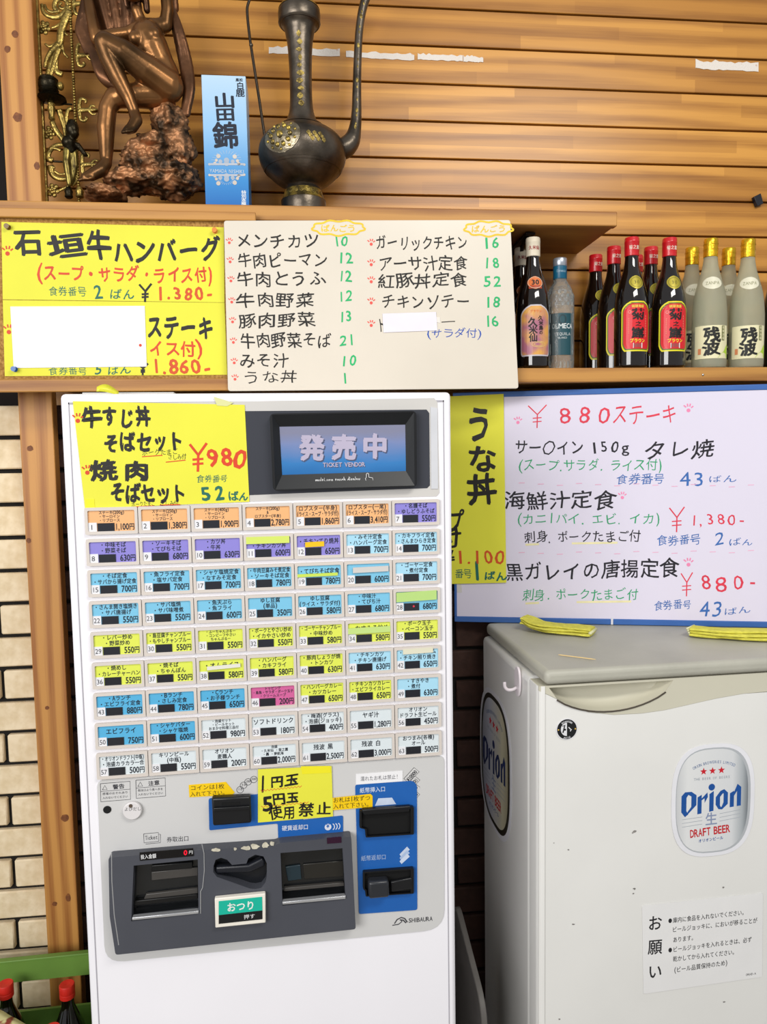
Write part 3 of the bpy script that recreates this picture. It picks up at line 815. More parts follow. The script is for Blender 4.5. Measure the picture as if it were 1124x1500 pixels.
i.w('Ticket', 212.5, 231, 1227.5, 7.5, '3c3c42', 0, jit=0, y1=1226)
for x, y, t in ((352, 1156, '10'), (357, 1149.5, '50'), (363.5, 1144.5, '100'), (372, 1141, '500')):
    c = M.ab(x, y); k = i.scale(x, y); i.stroke(circle(c.x, c.y, 5 * k, 16), .7 * k, '3c3c42', True); i.w(t, x - 3.5, x + 3.5, y, 4, '3c3c42', 0, jit=0)
for n_, (x, y, t) in enumerate(((603, 1135.5, '¥10000'), (605, 1146.5, '¥5000'), (606, 1156, '¥2000'), (607, 1165.5, '¥1000'))):
    L_ = 11 - 1.5 * n_; ux, uy = .68, -.74; vx, vy = .74, .6; Wd = 5
    P4 = [(x - ux * L_ - vx * Wd, y - uy * L_ - vy * Wd), (x + ux * L_ - vx * Wd, y + uy * L_ - vy * Wd), (x + ux * L_ + vx * Wd, y + uy * L_ + vy * Wd), (x - ux * L_ + vx * Wd, y - uy * L_ + vy * Wd)]
    i.poly([M.ab(*q) for q in P4], 'cbcac9' if False else 'd4d3d2'); i.st(P4, .7, '3c3c42', True)
    a_ = M.ab(x - ux * L_ * .85, y - uy * L_ * .85); b_ = M.ab(x + ux * L_ * .85, y + uy * L_ * .85); i.line(t, a_, b_, 6.5 * i.scale(x, y), '2c2c32', .03)
i.st([(578, 1353), (582, 1347), (588, 1344), (593, 1345.5), (597, 1351)], 1.7, '3c3c42'); i.st([(575, 1355.5), (584, 1354), (589, 1350), (587, 1347)], 1.4, '3c3c42'); i.st([(586, 1347.5), (591, 1348), (595, 1352)], 1.8, '3c3c42')
i.w('SHIBAURA', 598.5, 634, 1348.5, 7.5, '3c3c42', .01, jit=0, y1=1345.5)
i.finish(tm)
c = M.ab(157.6, 1185); o = obj('lock_hole', prism(bmesh.new(), M, circle(c.x, c.y, .0062), .0019, .003), BLACKPL, tm, bevel=.0006)
c = M.ab(195, 1185)
cb_ = obj('call_button', prism(bmesh.new(), M, circle(c.x, c.y, .0145, 32), .0019, .008), mat('call_white', 'dcd8d8', .3), tm, bevel=.0015)
i = PInk(M, .0083); i.w('よびだし', 182, 207, 1185.5, 6.5, '6c6c70', 0, jit=0, y1=1184.5); cc = M.ab(193, 1177); i.poly(circle(cc.x, cc.y, .003, 12), '5a4c40'); i.finish(cb_)
# coin slot plate and coin inlet
blue1 = obj('coin_plate', slab(M, rounded(M4(M, [(306, 1168.5), (441, 1157), (443, 1200), (502.5, 1193.5), (502.5, 1224), (408, 1231), (407, 1205), (307, 1215)]), .003, 3), [], .0019, .0032), NAVY, tm)
i = PInk(M, .0034); i.w('硬貨返却口', 413, 452, 1213.5, 8.5, 'd8dce8', .015, jit=0, y1=1211)
c = M.ab(480.5, 1210); k = i.scale(480, 1210); i.poly(circle(c.x, c.y, 5 * k, 16), 'd8dce8'); i.w('¥', 477, 484, 1210, 6, '1d5fae', .03, jit=0)
for j in range(3):
    c = M.ab(485.5 + j * 4, 1209.7 - j * .4); i.stroke([(c.x + 4.5 * k * math.cos(t), c.y + 5 * k * math.sin(t)) for t in [-1.1 + .22 * q for q in range(11)]], 1.3 * k, 'd8dce8')
i.finish(blue1)
ci = sheet('coin_inlet', M, [(310, 1169.5), (367, 1167), (368.5, 1206), (312, 1210.5)], .0033, .017, BLACKPL, parent=tm, bevel=.003)
sheet('inlet_slot', M, [(325, 1176), (352, 1175), (352, 1178.5), (325, 1179.5)], .0171, .0175, mat('slot_black', '030303', .9), parent=ci)
sheet('inlet_lip', M, [(313, 1184), (366, 1181), (366, 1186), (313, 1189)], .0171, .021, BLACKPL, parent=ci, bevel=.001)
# stickers
def sticker(name, pts, m, label, text, d=.0034, cat='sticker'):
    o = sheet(name, M, pts, d - .0006, d, m, label, cat)
    i = PInk(M, d + .0002)
    for a in text: i.w(*a[:6], a[6] if len(a) > 6 else 0, jit=a[8] if len(a) > 8 else 0, y1=a[7] if len(a) > 7 else None)
    i.finish(o); return o
SY = mat('sticker_yellow', 'f3c90f', .35, var=.04)
sticker('instruction_sticker', [(276.5, 1150), (331, 1145.5), (344, 1161), (340, 1164.5), (277.5, 1168)], SY, 'yellow sticker left of the coin slot asking for one coin at a time', [('コインは1枚', 278.5, 329, 1154.5, 8.5, '2a2410', .0, 1151.5), ('入れて下さい。', 278.5, 334, 1163.5, 8.5, '2a2410', .0, 1160.5)], .0026)
wn = sheet('warning_note', M, [(378, 1127), (486, 1122.5), (488, 1196), (378, 1205)], .0036, .0042, PAPER_Y, 'yellow handwritten note banning 1 and 5 yen coins', 'paper note')
i = PInk(M, .0045)
i.w('1', 380, 390, 1149, 27, K, .03); i.w('円玉', 396, 438, 1145, 19, K, .035, y1=1142); i.w('5', 384, 399, 1175, 25, K, .03); i.w('円玉', 399, 438, 1171, 18, K, .035, y1=1168)
i.w('使用', 394, 434, 1192, 22, K, .02, y1=1188); i.w('禁止', 438, 486, 1186, 22, K, .02, y1=1184)
for x0, x1, y in ((382, 442, 1158.5), (383, 452, 1182)):
    i.st([(x0 + (x1 - x0) * q / 24, y - 6.5 * q / 24 + (1.2 if q % 2 else -1.2)) for q in range(25)], .8, 'e2562c')
i.finish(wn)
sheet('tape_piece', M, [(441, 1122.5), (484, 1122), (485, 1132), (443, 1134)], .0043, .0046, mat('note_tape', 'efe52a', .25), 'glossy tape across the top right of the coin warning note', 'tape')
# bill slots
blue2 = sheet('bill_plate', M, [(520.5, 1150), (605, 1144), (611, 1150), (611.5, 1333), (526, 1339)], .0019, .0032, NAVY, parent=tm, r=.004)
i = PInk(M, .0034); i.w('紙幣挿入口', 527, 565, 1158, 8.5, 'c8d4e8', .015, jit=0, y1=1155.5); i.w('紙幣返却口', 529, 566, 1257.5, 8.5, '9ab0d4', .01, jit=0, y1=1255)
i.poly([M.ab(*q) for q in ((554, 1168), (574, 1167), (580, 1176.5), (549, 1179))], 'c8d4e8'); i.poly([M.ab(*q) for q in ((557, 1171.5), (564.5, 1168.5), (572, 1171), (565, 1172))], '2c3c60'); i.st([(558, 1176), (571, 1175)], 1.4, '2c3c60')
for j in range(3): i.poly([M.ab(*q) for q in ((585, 1250 + j * 5), (596, 1238.5 + j * 5), (600, 1243 + j * 5), (588, 1254 + j * 5))], 'c8d4e8' if j != 1 else 'aabfe0')
i.finish(blue2)
for (y0, y1, nm) in ((1182.5, 1222, 'bill_inlet'), (1271.5, 1308, 'bill_return')):
    q = M4(M, [(526 + (y0 > 1200) * 5, y0 + 1), (605, y0 - 4.5), (605, y1 - 4), (535, y1 + .5), (534, y0 + 28), (526 + (y0 > 1200) * 5, y0 + 26)])
    c = sum(q, Vector((0, 0))) / 6
    fr = obj(nm, slab(M, rounded(q, .002, 2), [[c + (v - c) * .9 for v in q]], .0033, .010), BLACKPL, tm, smooth='auto')
    obj('slot_mouth', prism(bmesh.new(), M, [c + (v - c) * .905 for v in q], .0033, .0042), mat('slot_black', '030303', .9), fr)
    if y0 > 1200:
        kn = sheet('return_knob', M, [(540, 1293), (570, 1291), (571, 1315), (541, 1318)], .0043, .024, mat('knob_grey', '2a2c31', .3), parent=fr, bevel=.004)
        prismp = sheet('guide_lip', M, [(572, 1292), (604, 1286), (604, 1303), (574, 1307)], .0043, .012, mat('knob_dark', '17181b', .3), parent=fr, bevel=.002)
    else:
        sheet('guide_lip', M, [(530, 1186), (602, 1181), (600, 1190), (533, 1195)], .0043, .013, BLACKPL, parent=fr, bevel=.002)
sticker('instruction_sticker', [(521.5, 1134), (590, 1129), (590, 1144.5), (521.5, 1149.5)], mat('sticker_white', 'efeef0', .35), 'white sticker above the banknote slot forbidding wet notes', [('濡れたお札は禁止!', 528, 584, 1141, 7.5, '5c5c62', 0, 1137.5)], .0026)
sticker('instruction_sticker', [(487, 1169), (543, 1163), (546, 1166), (546, 1182), (488, 1187)], SY, 'yellow sticker beside the coin note asking for one banknote at a time', [('お札は1枚ずつ', 488, 543, 1172.5, 8.5, '2a2410', 0, 1168.5), ('入れて下さい。', 488, 545, 1181.5, 8.5, '2a2410', 0, 1177.5)], .0040)
# dispensing unit
uo = M4(M, [(163.5, 1246), (296, 1235), (306, 1234.5), (404, 1228), (410, 1225), (513, 1216), (519.5, 1349.5), (173.5, 1386), (165, 1330)])
h1 = M4(M, [(196, 1267.5), (290, 1258.5), (291, 1337), (192.5, 1349)], .02)
h2 = M4(M, [(411, 1249), (502, 1242), (506.5, 1316), (414, 1326)], .02)
sc = M4(M, [(313, 1268), (316, 1259), (324, 1256), (333, 1259), (340, 1266.5), (361, 1264.5), (364, 1257), (374, 1251.5), (386, 1254), (391, 1264), (391, 1284), (389, 1292), (383, 1300), (374, 1302), (366, 1301), (318, 1284), (312.5, 1277)], .02)
un = obj('dispensing_unit', slab(M, rounded(uo, .004, 3), [h1, h2, sc], .0019, .021), UNIT, tm, smooth='auto')
INNER = mat('recess_dark', '17191b', .25, var=.4, scale=20, coat=.4)
def scale_poly(q, f):
    c = sum(q, Vector((0, 0))) / len(q); return [c + (v - c) * f for v in q]
obj('ticket_tray', prism(bmesh.new(), M, scale_poly(h1, 1.04), .0020, .0035), INNER, un)
obj('coin_tray', prism(bmesh.new(), M, scale_poly(h2, 1.04), .0020, .0035), INNER, un)
obj('return_scoop', prism(bmesh.new(), M, scale_poly(sc, 1.04), .0020, .0040), mat('scoop_dark', '15171c', .3), un)
sheet('return_lever', M, [(315, 1270), (364, 1267), (384, 1257), (389, 1262), (388, 1270), (366, 1279), (316, 1281)], .0041, .017, mat('lever_dark', '1b1d24', .28), parent=un, bevel=.004, segs=3)
TRIM = mat('silver_trim', 'c6c7ca', .25, .6)
sheet('silver_lip', M, [(193.5, 1344.5), (291, 1334.5), (291, 1338.5), (193.5, 1348.5)], .015, .024, TRIM, parent=un, bevel=.0008)
sheet('silver_lip', M, [(414, 1321.5), (506.5, 1312.5), (506.5, 1317), (414, 1325.5)], .015, .024, TRIM, parent=un, bevel=.0008)
SH = mat('tray_shelf', '484542', .35, var=.2, scale=20)
sheet('tray_step', M, [(222, 1268), (282, 1263), (282, 1272), (222, 1277)], .0036, .010, mat('tray_dark', '0b0c0d', .4), parent=un, bevel=.001)
sheet('tray_step', M, [(222, 1277.5), (290, 1271), (290, 1283), (222, 1290)], .0036, .007, SH, parent=un, bevel=.001)
sheet('tray_step', M, [(197, 1320), (290, 1310), (290, 1317), (197, 1327)], .0036, .012, mat('tray_dark2', '080808', .4), parent=un, bevel=.001)
sheet('tray_step', M, [(214, 1310), (290, 1301), (290, 1309), (210, 1319)], .0036, .009, SH, parent=un, bevel=.001)
sheet('tray_step', M, [(416, 1301), (504, 1293), (505, 1298), (416, 1306)], .0036, .010, SH, parent=un, bevel=.001)
sheet('tray_step', M, [(418, 1270), (440, 1267), (442, 1288), (422, 1291)], .0036, .007, mat('tray_green', '203038', .3), parent=un, bevel=.001)
sheet('tray_step', M, [(444, 1266), (503, 1261), (504, 1284), (446, 1288)], .0036, .006, mat('tray_brownish', '262420', .3), parent=un, bevel=.001)
bm = bmesh.new()
tube(bm, [M.px(*q, .0215) for q in ((296, 1237), (299, 1250), (299.5, 1275), (297, 1300), (294, 1306), (294, 1338))], .0008, 6); obj('edge_line', bm, TRIM, un)
bm = bmesh.new(); tube(bm, [M.px(*q, .0208) for q in ((163.5, 1248), (164, 1290), (167.5, 1340), (174, 1384))], .0009, 6); obj('edge_line', bm, TRIM, un)
o = sheet('amount_display', M, [(204.5, 1249), (283, 1242.5), (284, 1254), (205, 1261)], .0212, .0225, mat('led_black', '0a090b', .2), parent=un)
i = PInk(M, .0228); i.w('投入金額', 206, 229, 1255.5, 7.5, 'e0e0e0', .02, jit=0, y1=1253.5); i.w('円', 276.5, 283, 1248.3, 6, 'd8d8d8', .01, jit=0)
i.w('0', 268.5, 275, 1249, 8.5, 'd0102a', .03, jit=0); i.finish(o, mats={'d0102a': mat('led_red', 'd0102a', .4, emit=.6)})
sheet('indicator', M, [(479, 1227.5), (500, 1225.5), (500.5, 1234.5), (479.5, 1236)], .0212, .0222, mat('indicator_plum', '2e0f28', .2), parent=un)
cbn = sheet('change_button', M, [(314.5, 1316.5), (389, 1309), (389.5, 1352), (315.5, 1359.5)], .0212, .030, mat('button_cream', 'ece6da', .35), parent=un, bevel=.0015)
q = sheet('button_card', M, [(320.5, 1320.5), (384, 1314), (384.5, 1333.5), (320.5, 1340.5)], .0301, .0309, mat('card_teal', '18b59c', .25), parent=cbn)
q2 = sheet('button_card', M, [(320.5, 1341), (384.5, 1334), (384.5, 1346.5), (320.5, 1353.5)], .0301, .0309, mat('card_black', '16181a', .25), parent=cbn)
i = PInk(M, .0312); i.w('おつり', 332, 374, 1329.5, 15, 'e8f0ea', .025, jit=0, y1=1325.5); i.w('押す', 357, 374, 1343.5, 7.5, 'd8d8d8', .01, jit=0, y1=1341.5); i.finish(q)
random.seed(5)
bm = bmesh.new()
for x, y, w_, h_ in ((318, 1234.5, 14, 2.6), (346, 1233, 5, 2.4), (362, 1232, 16, 3.4), (374, 1229.5, 14, 4), (389, 1228, 12, 4.2), (399, 1225.5, 7, 3.5)):
    pts = [M.ab(x + w_ * math.cos(t) * random.uniform(.7, 1.1) * .5, y + h_ * math.sin(t) * random.uniform(.6, 1.1)) for t in [k * math.pi / 6 for k in range(12)]]
    prism(bm, M, pts, .0212, .0222)
obj('glue_residue', bm, mat('residue', 'cfc8b4', .7, var=.3, scale=80), un, kind='stuff')

# ================================================================== BEER FRIDGE
FY = .107
F = Plane((0, FY, CAM.z), (1, 0, 0), (0, 0, 1))
lz1 = F.ab(809, 981).y; lz0 = F.ab(796, 1003).y
fx0 = F.ab(789, 1004).x; lx0 = F.ab(797, 995).x
FW = mat('fridge_white', 'e6e5e1', .38, var=.05, scale=3.5, coat=.1)
FC = mat('fridge_cream', 'cdc9b6', .42, var=.06, scale=5)
FL = mat('fridge_lid_grey', 'b5b3a6', .45, var=.14, scale=7, bump=.25, bscale=120)
LIDZ = CAM.z + lz1; LB0 = CAM.z + lz0
fr = empty('beer_fridge', (fx0 + .3, .3, 0), 'tall light grey beer fridge with beer stickers right of the ticket machine', 'fridge')
FX1, FBK = fx0 + .62, .493
bm = bmesh.new(); wbox(bm, fx0, FX1, FY + .050, FBK, .08, LB0 - .001); obj('body', bm, FW, fr, bevel=.012, segs=3)
bm = bmesh.new(); wbox(bm, lx0, FX1 + .004, FY - .008, FBK + .004, LB0, LIDZ); obj('lid', bm, FL, fr, bevel=.010, segs=4)
bm = bmesh.new(); wbox(bm, fx0 + .03, FX1 - .03, FY + .08, FBK - .04, 0, .079); obj('plinth', bm, mat('plinth_dark', '4a4846', .6), fr)
# door with a scooped grip and a cream header that dips under it
hx0, hx1 = F.ab(800, 1010).x, F.ab(988, 1000).x; hb = F.ab(891, 1041).y
ztop = F.ab(796, 1005).y
scp = []
for k in range(17):
    t = k / 16; scp.append(Vector((hx0 + .006 + (hx1 - hx0 - .008) * t, ztop - .004 - (ztop - .004 - hb) * (math.sin(math.pi * (t ** .95)) ** .55))))
band = [Vector((fx0 + .001, ztop)), Vector((FX1, ztop))]
low = [(1124, 1013), (1090, 1016), (1050, 1023), (1010, 1032), (975, 1040), (940, 1045), (900, 1047), (862, 1043), (830, 1031), (806, 1019), (790, 1012)]
lowp = [F.ab(*q) for q in low]
bandp = [Vector((fx0 + .001, ztop)), ] + [Vector((fx0 + .001, lowp[-1].y))] + lowp[-2::-1] + [Vector((FX1, lowp[0].y)), Vector((FX1, ztop))]
scoop = scp[:]
obj('door_header', slab(F, bandp, [scoop], -.048, .0), FC, fr, smooth='auto')
doorp = [Vector((fx0 + .001, .1 - CAM.z)), Vector((FX1, .1 - CAM.z)), Vector((FX1, lowp[0].y - .0006))] + [q - Vector((0, .0006)) for q in lowp[1:-1]] + [Vector((fx0 + .001, lowp[-1].y - .0006))]
obj('door', slab(F, rounded(doorp, [.02, .02, 0] + [0] * 9 + [0], 3), [], -.048, -.0005), FW, fr, smooth='auto')
# rounded left edge of the door
bm = bmesh.new()
c = Vector((fx0 + .012, FY + .0115, 0)); pr = []
for t in range(7):
    a = math.pi * (1 + .5 * t / 6); pr.append((c.x + .0135 * math.cos(a), c.y + .0135 * math.sin(a)))
pr += [(fx0 + .013, FY + .046), (fx0 - .0015, FY + .046)]
A = [bm.verts.new((x, y, .1)) for x, y in pr]; B = [bm.verts.new((x, y, LB0 - .003)) for x, y in pr]
bm.faces.new(A); bm.faces.new(B)
for k in range(len(pr)): bm.faces.new((A[k], A[(k + 1) % len(pr)], B[(k + 1) % len(pr)], B[k]))
obj('door_edge', bm, FW, fr, smooth='auto')
# grip bowl
bm = bmesh.new(); c0 = sum(scoop, Vector((0, 0))) / len(scoop); rings = []
for f, d in ((1.0, -.001), (.97, -.014), (.9, -.026), (.7, -.034), (.3, -.037)):
    rings.append([bm.verts.new(F.world(c0.x + (v.x - c0.x) * f, ztop - .003 + (v.y - ztop + .003) * f, d)) for v in scoop])
for a, b in zip(rings, rings[1:]):
    for k in range(len(scoop)): bm.faces.new((a[k], a[(k + 1) % len(scoop)], b[(k + 1) % len(scoop)], b[k]))
bm.faces.new(rings[-1])
obj('grip_recess', bm, FC, fr, smooth='auto')
bm = bmesh.new(); tube(bm, [F.world(v.x, v.y - .0018, .0008) for v in scoop[1:-1]], .0016, 6); obj('grip_gasket', bm, mat('gasket_brown', '4a4238', .6), fr, smooth=True)

# stickers on the fridge
def superell(cx, cy, rx, ry, p=2.6, n=48):
    out = []
    for k in range(n):
        t = 2 * math.pi * k / n; c, s_ = math.cos(t), math.sin(t)
        out.append(Vector((cx + rx * abs(c) ** (2 / p) * (1 if c > 0 else -1), cy + ry * abs(s_) ** (2 / p) * (1 if s_ > 0 else -1))))
    return out
def star(cx, cy, r): return [Vector((cx + (r if k % 2 == 0 else r * .42) * math.sin(k * math.pi / 5), cy + (r if k % 2 == 0 else r * .42) * math.cos(k * math.pi / 5))) for k in range(10)]
def arc_text(ik, text, cx, cy, R, a0, a1, h, col, bold=0, inside=False):
    n = sum(wt(c) for c in text); pos = 0
    for ch in text:
        t = a0 + (a1 - a0) * (pos + wt(ch) / 2) / n; pos += wt(ch)
        x, y = cx + R * math.sin(t), cy + R * math.cos(t)
        ik.put(ch, x, y, h * .95, h * 1.3, col, bold, -t if not inside else math.pi - t)
def beer_badge(pl, cx, cy, hw, hh, d, label, dark_rim, parent_name='beer_sticker', skewf=0):
    """oval beer badge, 2hw x 2hh"""
    o = obj(parent_name, prism(bmesh.new(), pl, superell(cx, cy, hw, hh, 2.9), d, d + .0006), mat('badge_white', 'e9e9ee', .3), None, label, 'sticker')
    obj('badge_rim', prism(bmesh.new(), pl, superell(cx, cy, hw * .9, hh * .935, 2.9), d + .0007, d + .0009), mat('badge_rim_dark', '2c2a22', .35) if dark_rim else mat('badge_rim_grey', 'b4b8bc', .3), o)
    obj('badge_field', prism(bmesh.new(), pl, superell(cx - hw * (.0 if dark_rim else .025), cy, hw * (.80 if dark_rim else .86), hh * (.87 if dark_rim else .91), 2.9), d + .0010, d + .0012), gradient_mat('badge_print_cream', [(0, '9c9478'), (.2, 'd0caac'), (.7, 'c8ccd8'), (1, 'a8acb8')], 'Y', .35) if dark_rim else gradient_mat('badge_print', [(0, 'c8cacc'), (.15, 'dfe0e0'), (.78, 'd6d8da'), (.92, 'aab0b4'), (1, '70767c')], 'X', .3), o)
    ik = Ink(pl, d + .0014); NB = '14509c' if not dark_rim else '1a2a5c'; u = hw / 60
    def X(x): return cx + (x - 567) / 445 * hw * 1.0
    def Y_(y): return cy - (y - 672) / 600 * hh
    arc_text(ik, 'ORION BREWERIES LIMITED', cx, Y_(790), (Y_(262) - Y_(790)), -.46, .46, hh * .055, '2a5a94', .0)
    for q in (-95, 0, 95): ik.poly(star(X(550 + q), Y_(355), hh * .068), 'd0182a')
    ik.line('THE BEER OF BEERS', (X(350), Y_(432)), (X(740), Y_(432)), hh * .05, '9aa4ae', 0)
    # blackletter-like word: thick verticals with slanted joins
    def P(*pts): ik.poly([(X(a), Y_(b)) for a, b in pts], NB)
    P((225, 600), (262, 560), (298, 590), (278, 620), (278, 760), (300, 800), (262, 822), (225, 770)); P((262, 560), (330, 560), (384, 600), (384, 690), (330, 680), (330, 610), (298, 590)); P((384, 690), (384, 706), (270, 822), (262, 822), (300, 760), (330, 720), (330, 680))
    P((396, 625), (440, 600), (440, 800), (396, 806)); P((440, 640), (500, 580), (505, 630), (472, 690), (470, 640), (440, 660))
    P((522, 600), (568, 570), (568, 782), (522, 790)); c = (X(545), Y_(528)); ik.poly(circle(c[0], c[1], hw * .078, 20, hh * .06), NB)
    P((590, 640), (640, 575), (668, 600), (636, 640), (636, 730), (655, 765), (622, 770), (590, 720)); P((640, 575), (680, 560), (720, 600), (720, 690), (674, 700), (674, 610), (668, 600)); P((720, 690), (720, 720), (660, 775), (622, 770), (655, 745), (674, 700))
    P((742, 610), (786, 585), (786, 756), (742, 760)); P((786, 600), (822, 515), (862, 550), (862, 750), (818, 754), (818, 590), (786, 640))
    ik.line('生', (X(478), Y_(868)), (X(614), Y_(864)), hh * .24, '8a96b4', .012)
    for q in range(3): ik.stroke([(X(235), Y_(850 + q * 40)), (X(450), Y_(838 + q * 38))], hh * .008, 'aab0b8'); ik.stroke([(X(635), Y_(820 + q * 40)), (X(860), Y_(795 + q * 40))], hh * .008, 'aab0b8')
    ik.line('DRAFT BEER', (X(322), Y_(1010)), (X(750), Y_(985)), hh * .16, 'c81c26', .02)
    ik.line('オリオンビール', (X(412), Y_(1094)), (X(680), Y_(1080)), hh * .068, '14509c', .015)
    ik.finish(o); return o
c = F.ab(1045, 1172); k = (F.ab(1105.5, 1172) - F.ab(984, 1172)).x / 2; kh = (F.ab(1045, 1090) - F.ab(1045, 1254)).y / 2
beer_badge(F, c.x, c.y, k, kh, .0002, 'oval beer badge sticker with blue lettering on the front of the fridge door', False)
SIDE = Plane((fx0, 0, CAM.z), (0, -1, 0), (0, 0, 1))
SIDE.v = Vector((0, 0, 1)); SIDE.n = Vector((-1, 0, 0))
a0 = SIDE.ab(704, 1110, .0005).x; a1 = SIDE.ab(750, 1110, .0005).x; b1 = SIDE.ab(722, 996, .0005).y; b0 = SIDE.ab(742, 1230, .0005).y
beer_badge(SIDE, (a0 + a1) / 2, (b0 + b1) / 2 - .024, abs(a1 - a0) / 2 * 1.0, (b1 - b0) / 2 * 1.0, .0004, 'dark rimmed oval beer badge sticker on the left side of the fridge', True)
# round black sticker
c = F.ab(830.5, 1068); R = .0205
o = obj('round_sticker', prism(bmesh.new(), F, circle(c.x, c.y, R, 36), .0002, .0007), mat('sticker_edge', 'e9e8ec', .35), None, 'round black and white sticker under the fridge handle', 'sticker')
ik = Ink(F, .0009); ik.poly(circle(c.x, c.y, R * .93, 36), '121416')
ik.d = .0011; ik.poly([(c.x + R * .58 * math.cos(t), c.y + R * .62 * math.sin(t)) for t in [math.pi / 2 + math.pi * q / 14 for q in range(15)]], 'e2e2e6')
ik.d = .0013; ik.stroke([(c.x - R * .42, c.y + R * .3), (c.x - R * .2, c.y + R * .42), (c.x - R * .3, c.y), (c.x - R * .38, c.y - R * .3)], R * .12, '121416'); ik.poly(circle(c.x - R * .18, c.y - R * .02, R * .1, 8), '121416')
ik.stroke([(c.x + R * .15, c.y + R * .2), (c.x + R * .3, c.y + R * .02), (c.x + R * .42, c.y - R * .03), (c.x + R * .3, c.y - R * .2)], R * .08, 'e2e2e6')
arc_text(ik, 'intention', c.x, c.y, R * .76, -.75, .75, R * .26, 'e2e2e6', .02)
for q, ch in enumerate('guild'): t = -.32 + .16 * q; ik.put(ch, c.x + R * .78 * math.sin(t), c.y - R * .78 * math.cos(t), R * .24, R * .3, 'e2e2e6', .02, t)
for sx in (-1, 1): ik.poly(circle(c.x + sx * R * .8, c.y, R * .07, 8), 'e6c060')
ik.finish(o)
# request notice
nt_ = sheet('notice_sticker', F, [(941, 1327), (1118, 1308), (1117, 1431), (943, 1456)], .0002, .0008, mat('notice_paper', 'e8e7e6', .5, var=.03), 'white printed request notice low on the fridge door', 'notice', r=.003)
i = PInk(F, .0010); K2 = '222226'
for ch, y in (('お', 1352), ('願', 1387), ('い', 1423)): i.w(ch, 949, 971, y + 1, 23, K2, .012, jit=0, y1=y - 1)
for t, x0, x1, y0, y1 in (('●庫内に食品を入れないでください。', 979, 1094, 1349, 1336), ('ビールジョッキに、においが移ることが', 985, 1110, 1362, 1348), ('あります。', 986, 1020, 1377, 1373), ('●ビールジョッキを入れるときは、必ず', 979, 1102, 1392, 1376), ('乾かしてから入れてください。', 986, 1080, 1405, 1394), ('(ビール品質保持のため)', 988, 1066, 1421, 1410)):
    i.w(t, x0, x1, y0, 8.4, K2, .006, jit=0, y1=y1)
i.w('ORHD-A', 1093, 1108, 1428, 3.5, K2, 0, jit=0, y1=1426)
i.finish(nt_)
# scuffs on the door
bm = bmesh.new(); random.seed(11)
for x, y, r_ in ((930, 1218, 3), (927, 1220, 1.5), (833, 1245, 1.5), (840, 1354, 2), (820, 1493, 2.2), (1061, 1468, 2), (930, 1302, 2.5), (928, 1309, 1.6), (812, 1235, 1), (1060, 1300, 2)):
    cc = F.ab(x, y); prism(bm, F, [cc + Vector((math.cos(t) * r_ * .0014 * random.uniform(.5, 1.3), math.sin(t) * r_ * .0008 * random.uniform(.5, 1.3))) for t in [q * math.pi / 4 for q in range(8)]], -.0004, .0001)
obj('scuff_marks', bm, mat('scuff', '8a8682', .7, var=.3, scale=90), fr, kind='stuff')
# hook on the side
hk = empty('adhesive_hook', SIDE.px(759, 1018, .002), 'white adhesive hook stuck on the left side of the fridge', 'hook')
p0 = SIDE.ab(760, 998, .002); HKM = mat('hook_white', 'efe6ea', .3)
bm = bmesh.new(); prism(bm, SIDE, superell(p0.x, p0.y, .016, .030, 2.3, 28), .0012, .006); obj('base_pad', bm, HKM, hk, bevel=.0015)
bm = bmesh.new(); tube(bm, smooth_path([SIDE.world(p0.x, p0.y - .012, d) + Vector((0, 0, z)) for d, z in ((.006, .0), (.014, -.004), (.024, -.004), (.030, .002), (.031, .012))], 4), .0033, 8); obj('hook_arm', bm, HKM, hk, smooth=True)

# ================================================================== WHITEBOARD leaning behind the fridge lid
A_ = at_z(666, 911, LIDZ + .001); B_ = at_z(1124, 919.5, LIDZ + .001)
ub = (B_ - A_); ub.z = 0; ub.normalize()
back = Vector((0, 0, 1)).cross(ub); tl = math.radians(.6)
B = Plane(A_, ub, Vector((0, 0, math.cos(tl))) + back * math.sin(tl))
bt_ = (B.ab(734, 573).y + B.ab(1124, 562).y + B.ab(670, 576).y) / 3
L_ = 1.0
we = empty('whiteboard', B.world(L_ / 2, 0, -.005), 'blue framed whiteboard with handwritten 880 steak menu standing on the fridge', 'whiteboard')
obj('writing_surface', box(bmesh.new(), B, .006, L_ - .006, .006, bt_ - .006, -.012, -.002), mat('board_white', 'dfd9ea', .22, var=.03, scale=3, coat=.2), we)
BF = mat('frame_blue', '3a66ac', .4, var=.08)
obj('frame_strip', box(bmesh.new(), B, 0, L_, bt_ - .0125, bt_, -.014, .0), BF, we, bevel=.0015)
jx = B.ab(897, 913).x
obj('frame_strip', box(bmesh.new(), B, 0, jx - .0025, 0, .0135, -.014, .0), BF, we, bevel=.0015)
obj('frame_strip', box(bmesh.new(), B, jx + .0025, L_, 0, .0135, -.014, .0), BF, we, bevel=.0015)
obj('frame_joint', box(bmesh.new(), B, jx - .0024, jx + .0024, 0.0004, .0165, -.013, -.0008), mat('joint_white', 'dcdce4', .4), we)
obj('frame_strip', box(bmesh.new(), B, 0, .006, .0136, bt_ - .0126, -.014, .0), BF, we, bevel=.001)
obj('frame_strip', box(bmesh.new(), B, L_ - .006, L_, .0136, bt_ - .0126, -.014, .0), BF, we, bevel=.001)
i = PInk(B, -.0017)
RB, GB, BB, KB, PB = 'e03a50', '2aa06a', '3a6cb4', '1c1a24', 'f08ab4'
i.yen(774, 801, 610, 34, 1.7, RB); i.w('880', 813, 899, 608, 28, RB, -.0); i.w('ステーキ', 897, 993, 607, 33, RB, -.0)
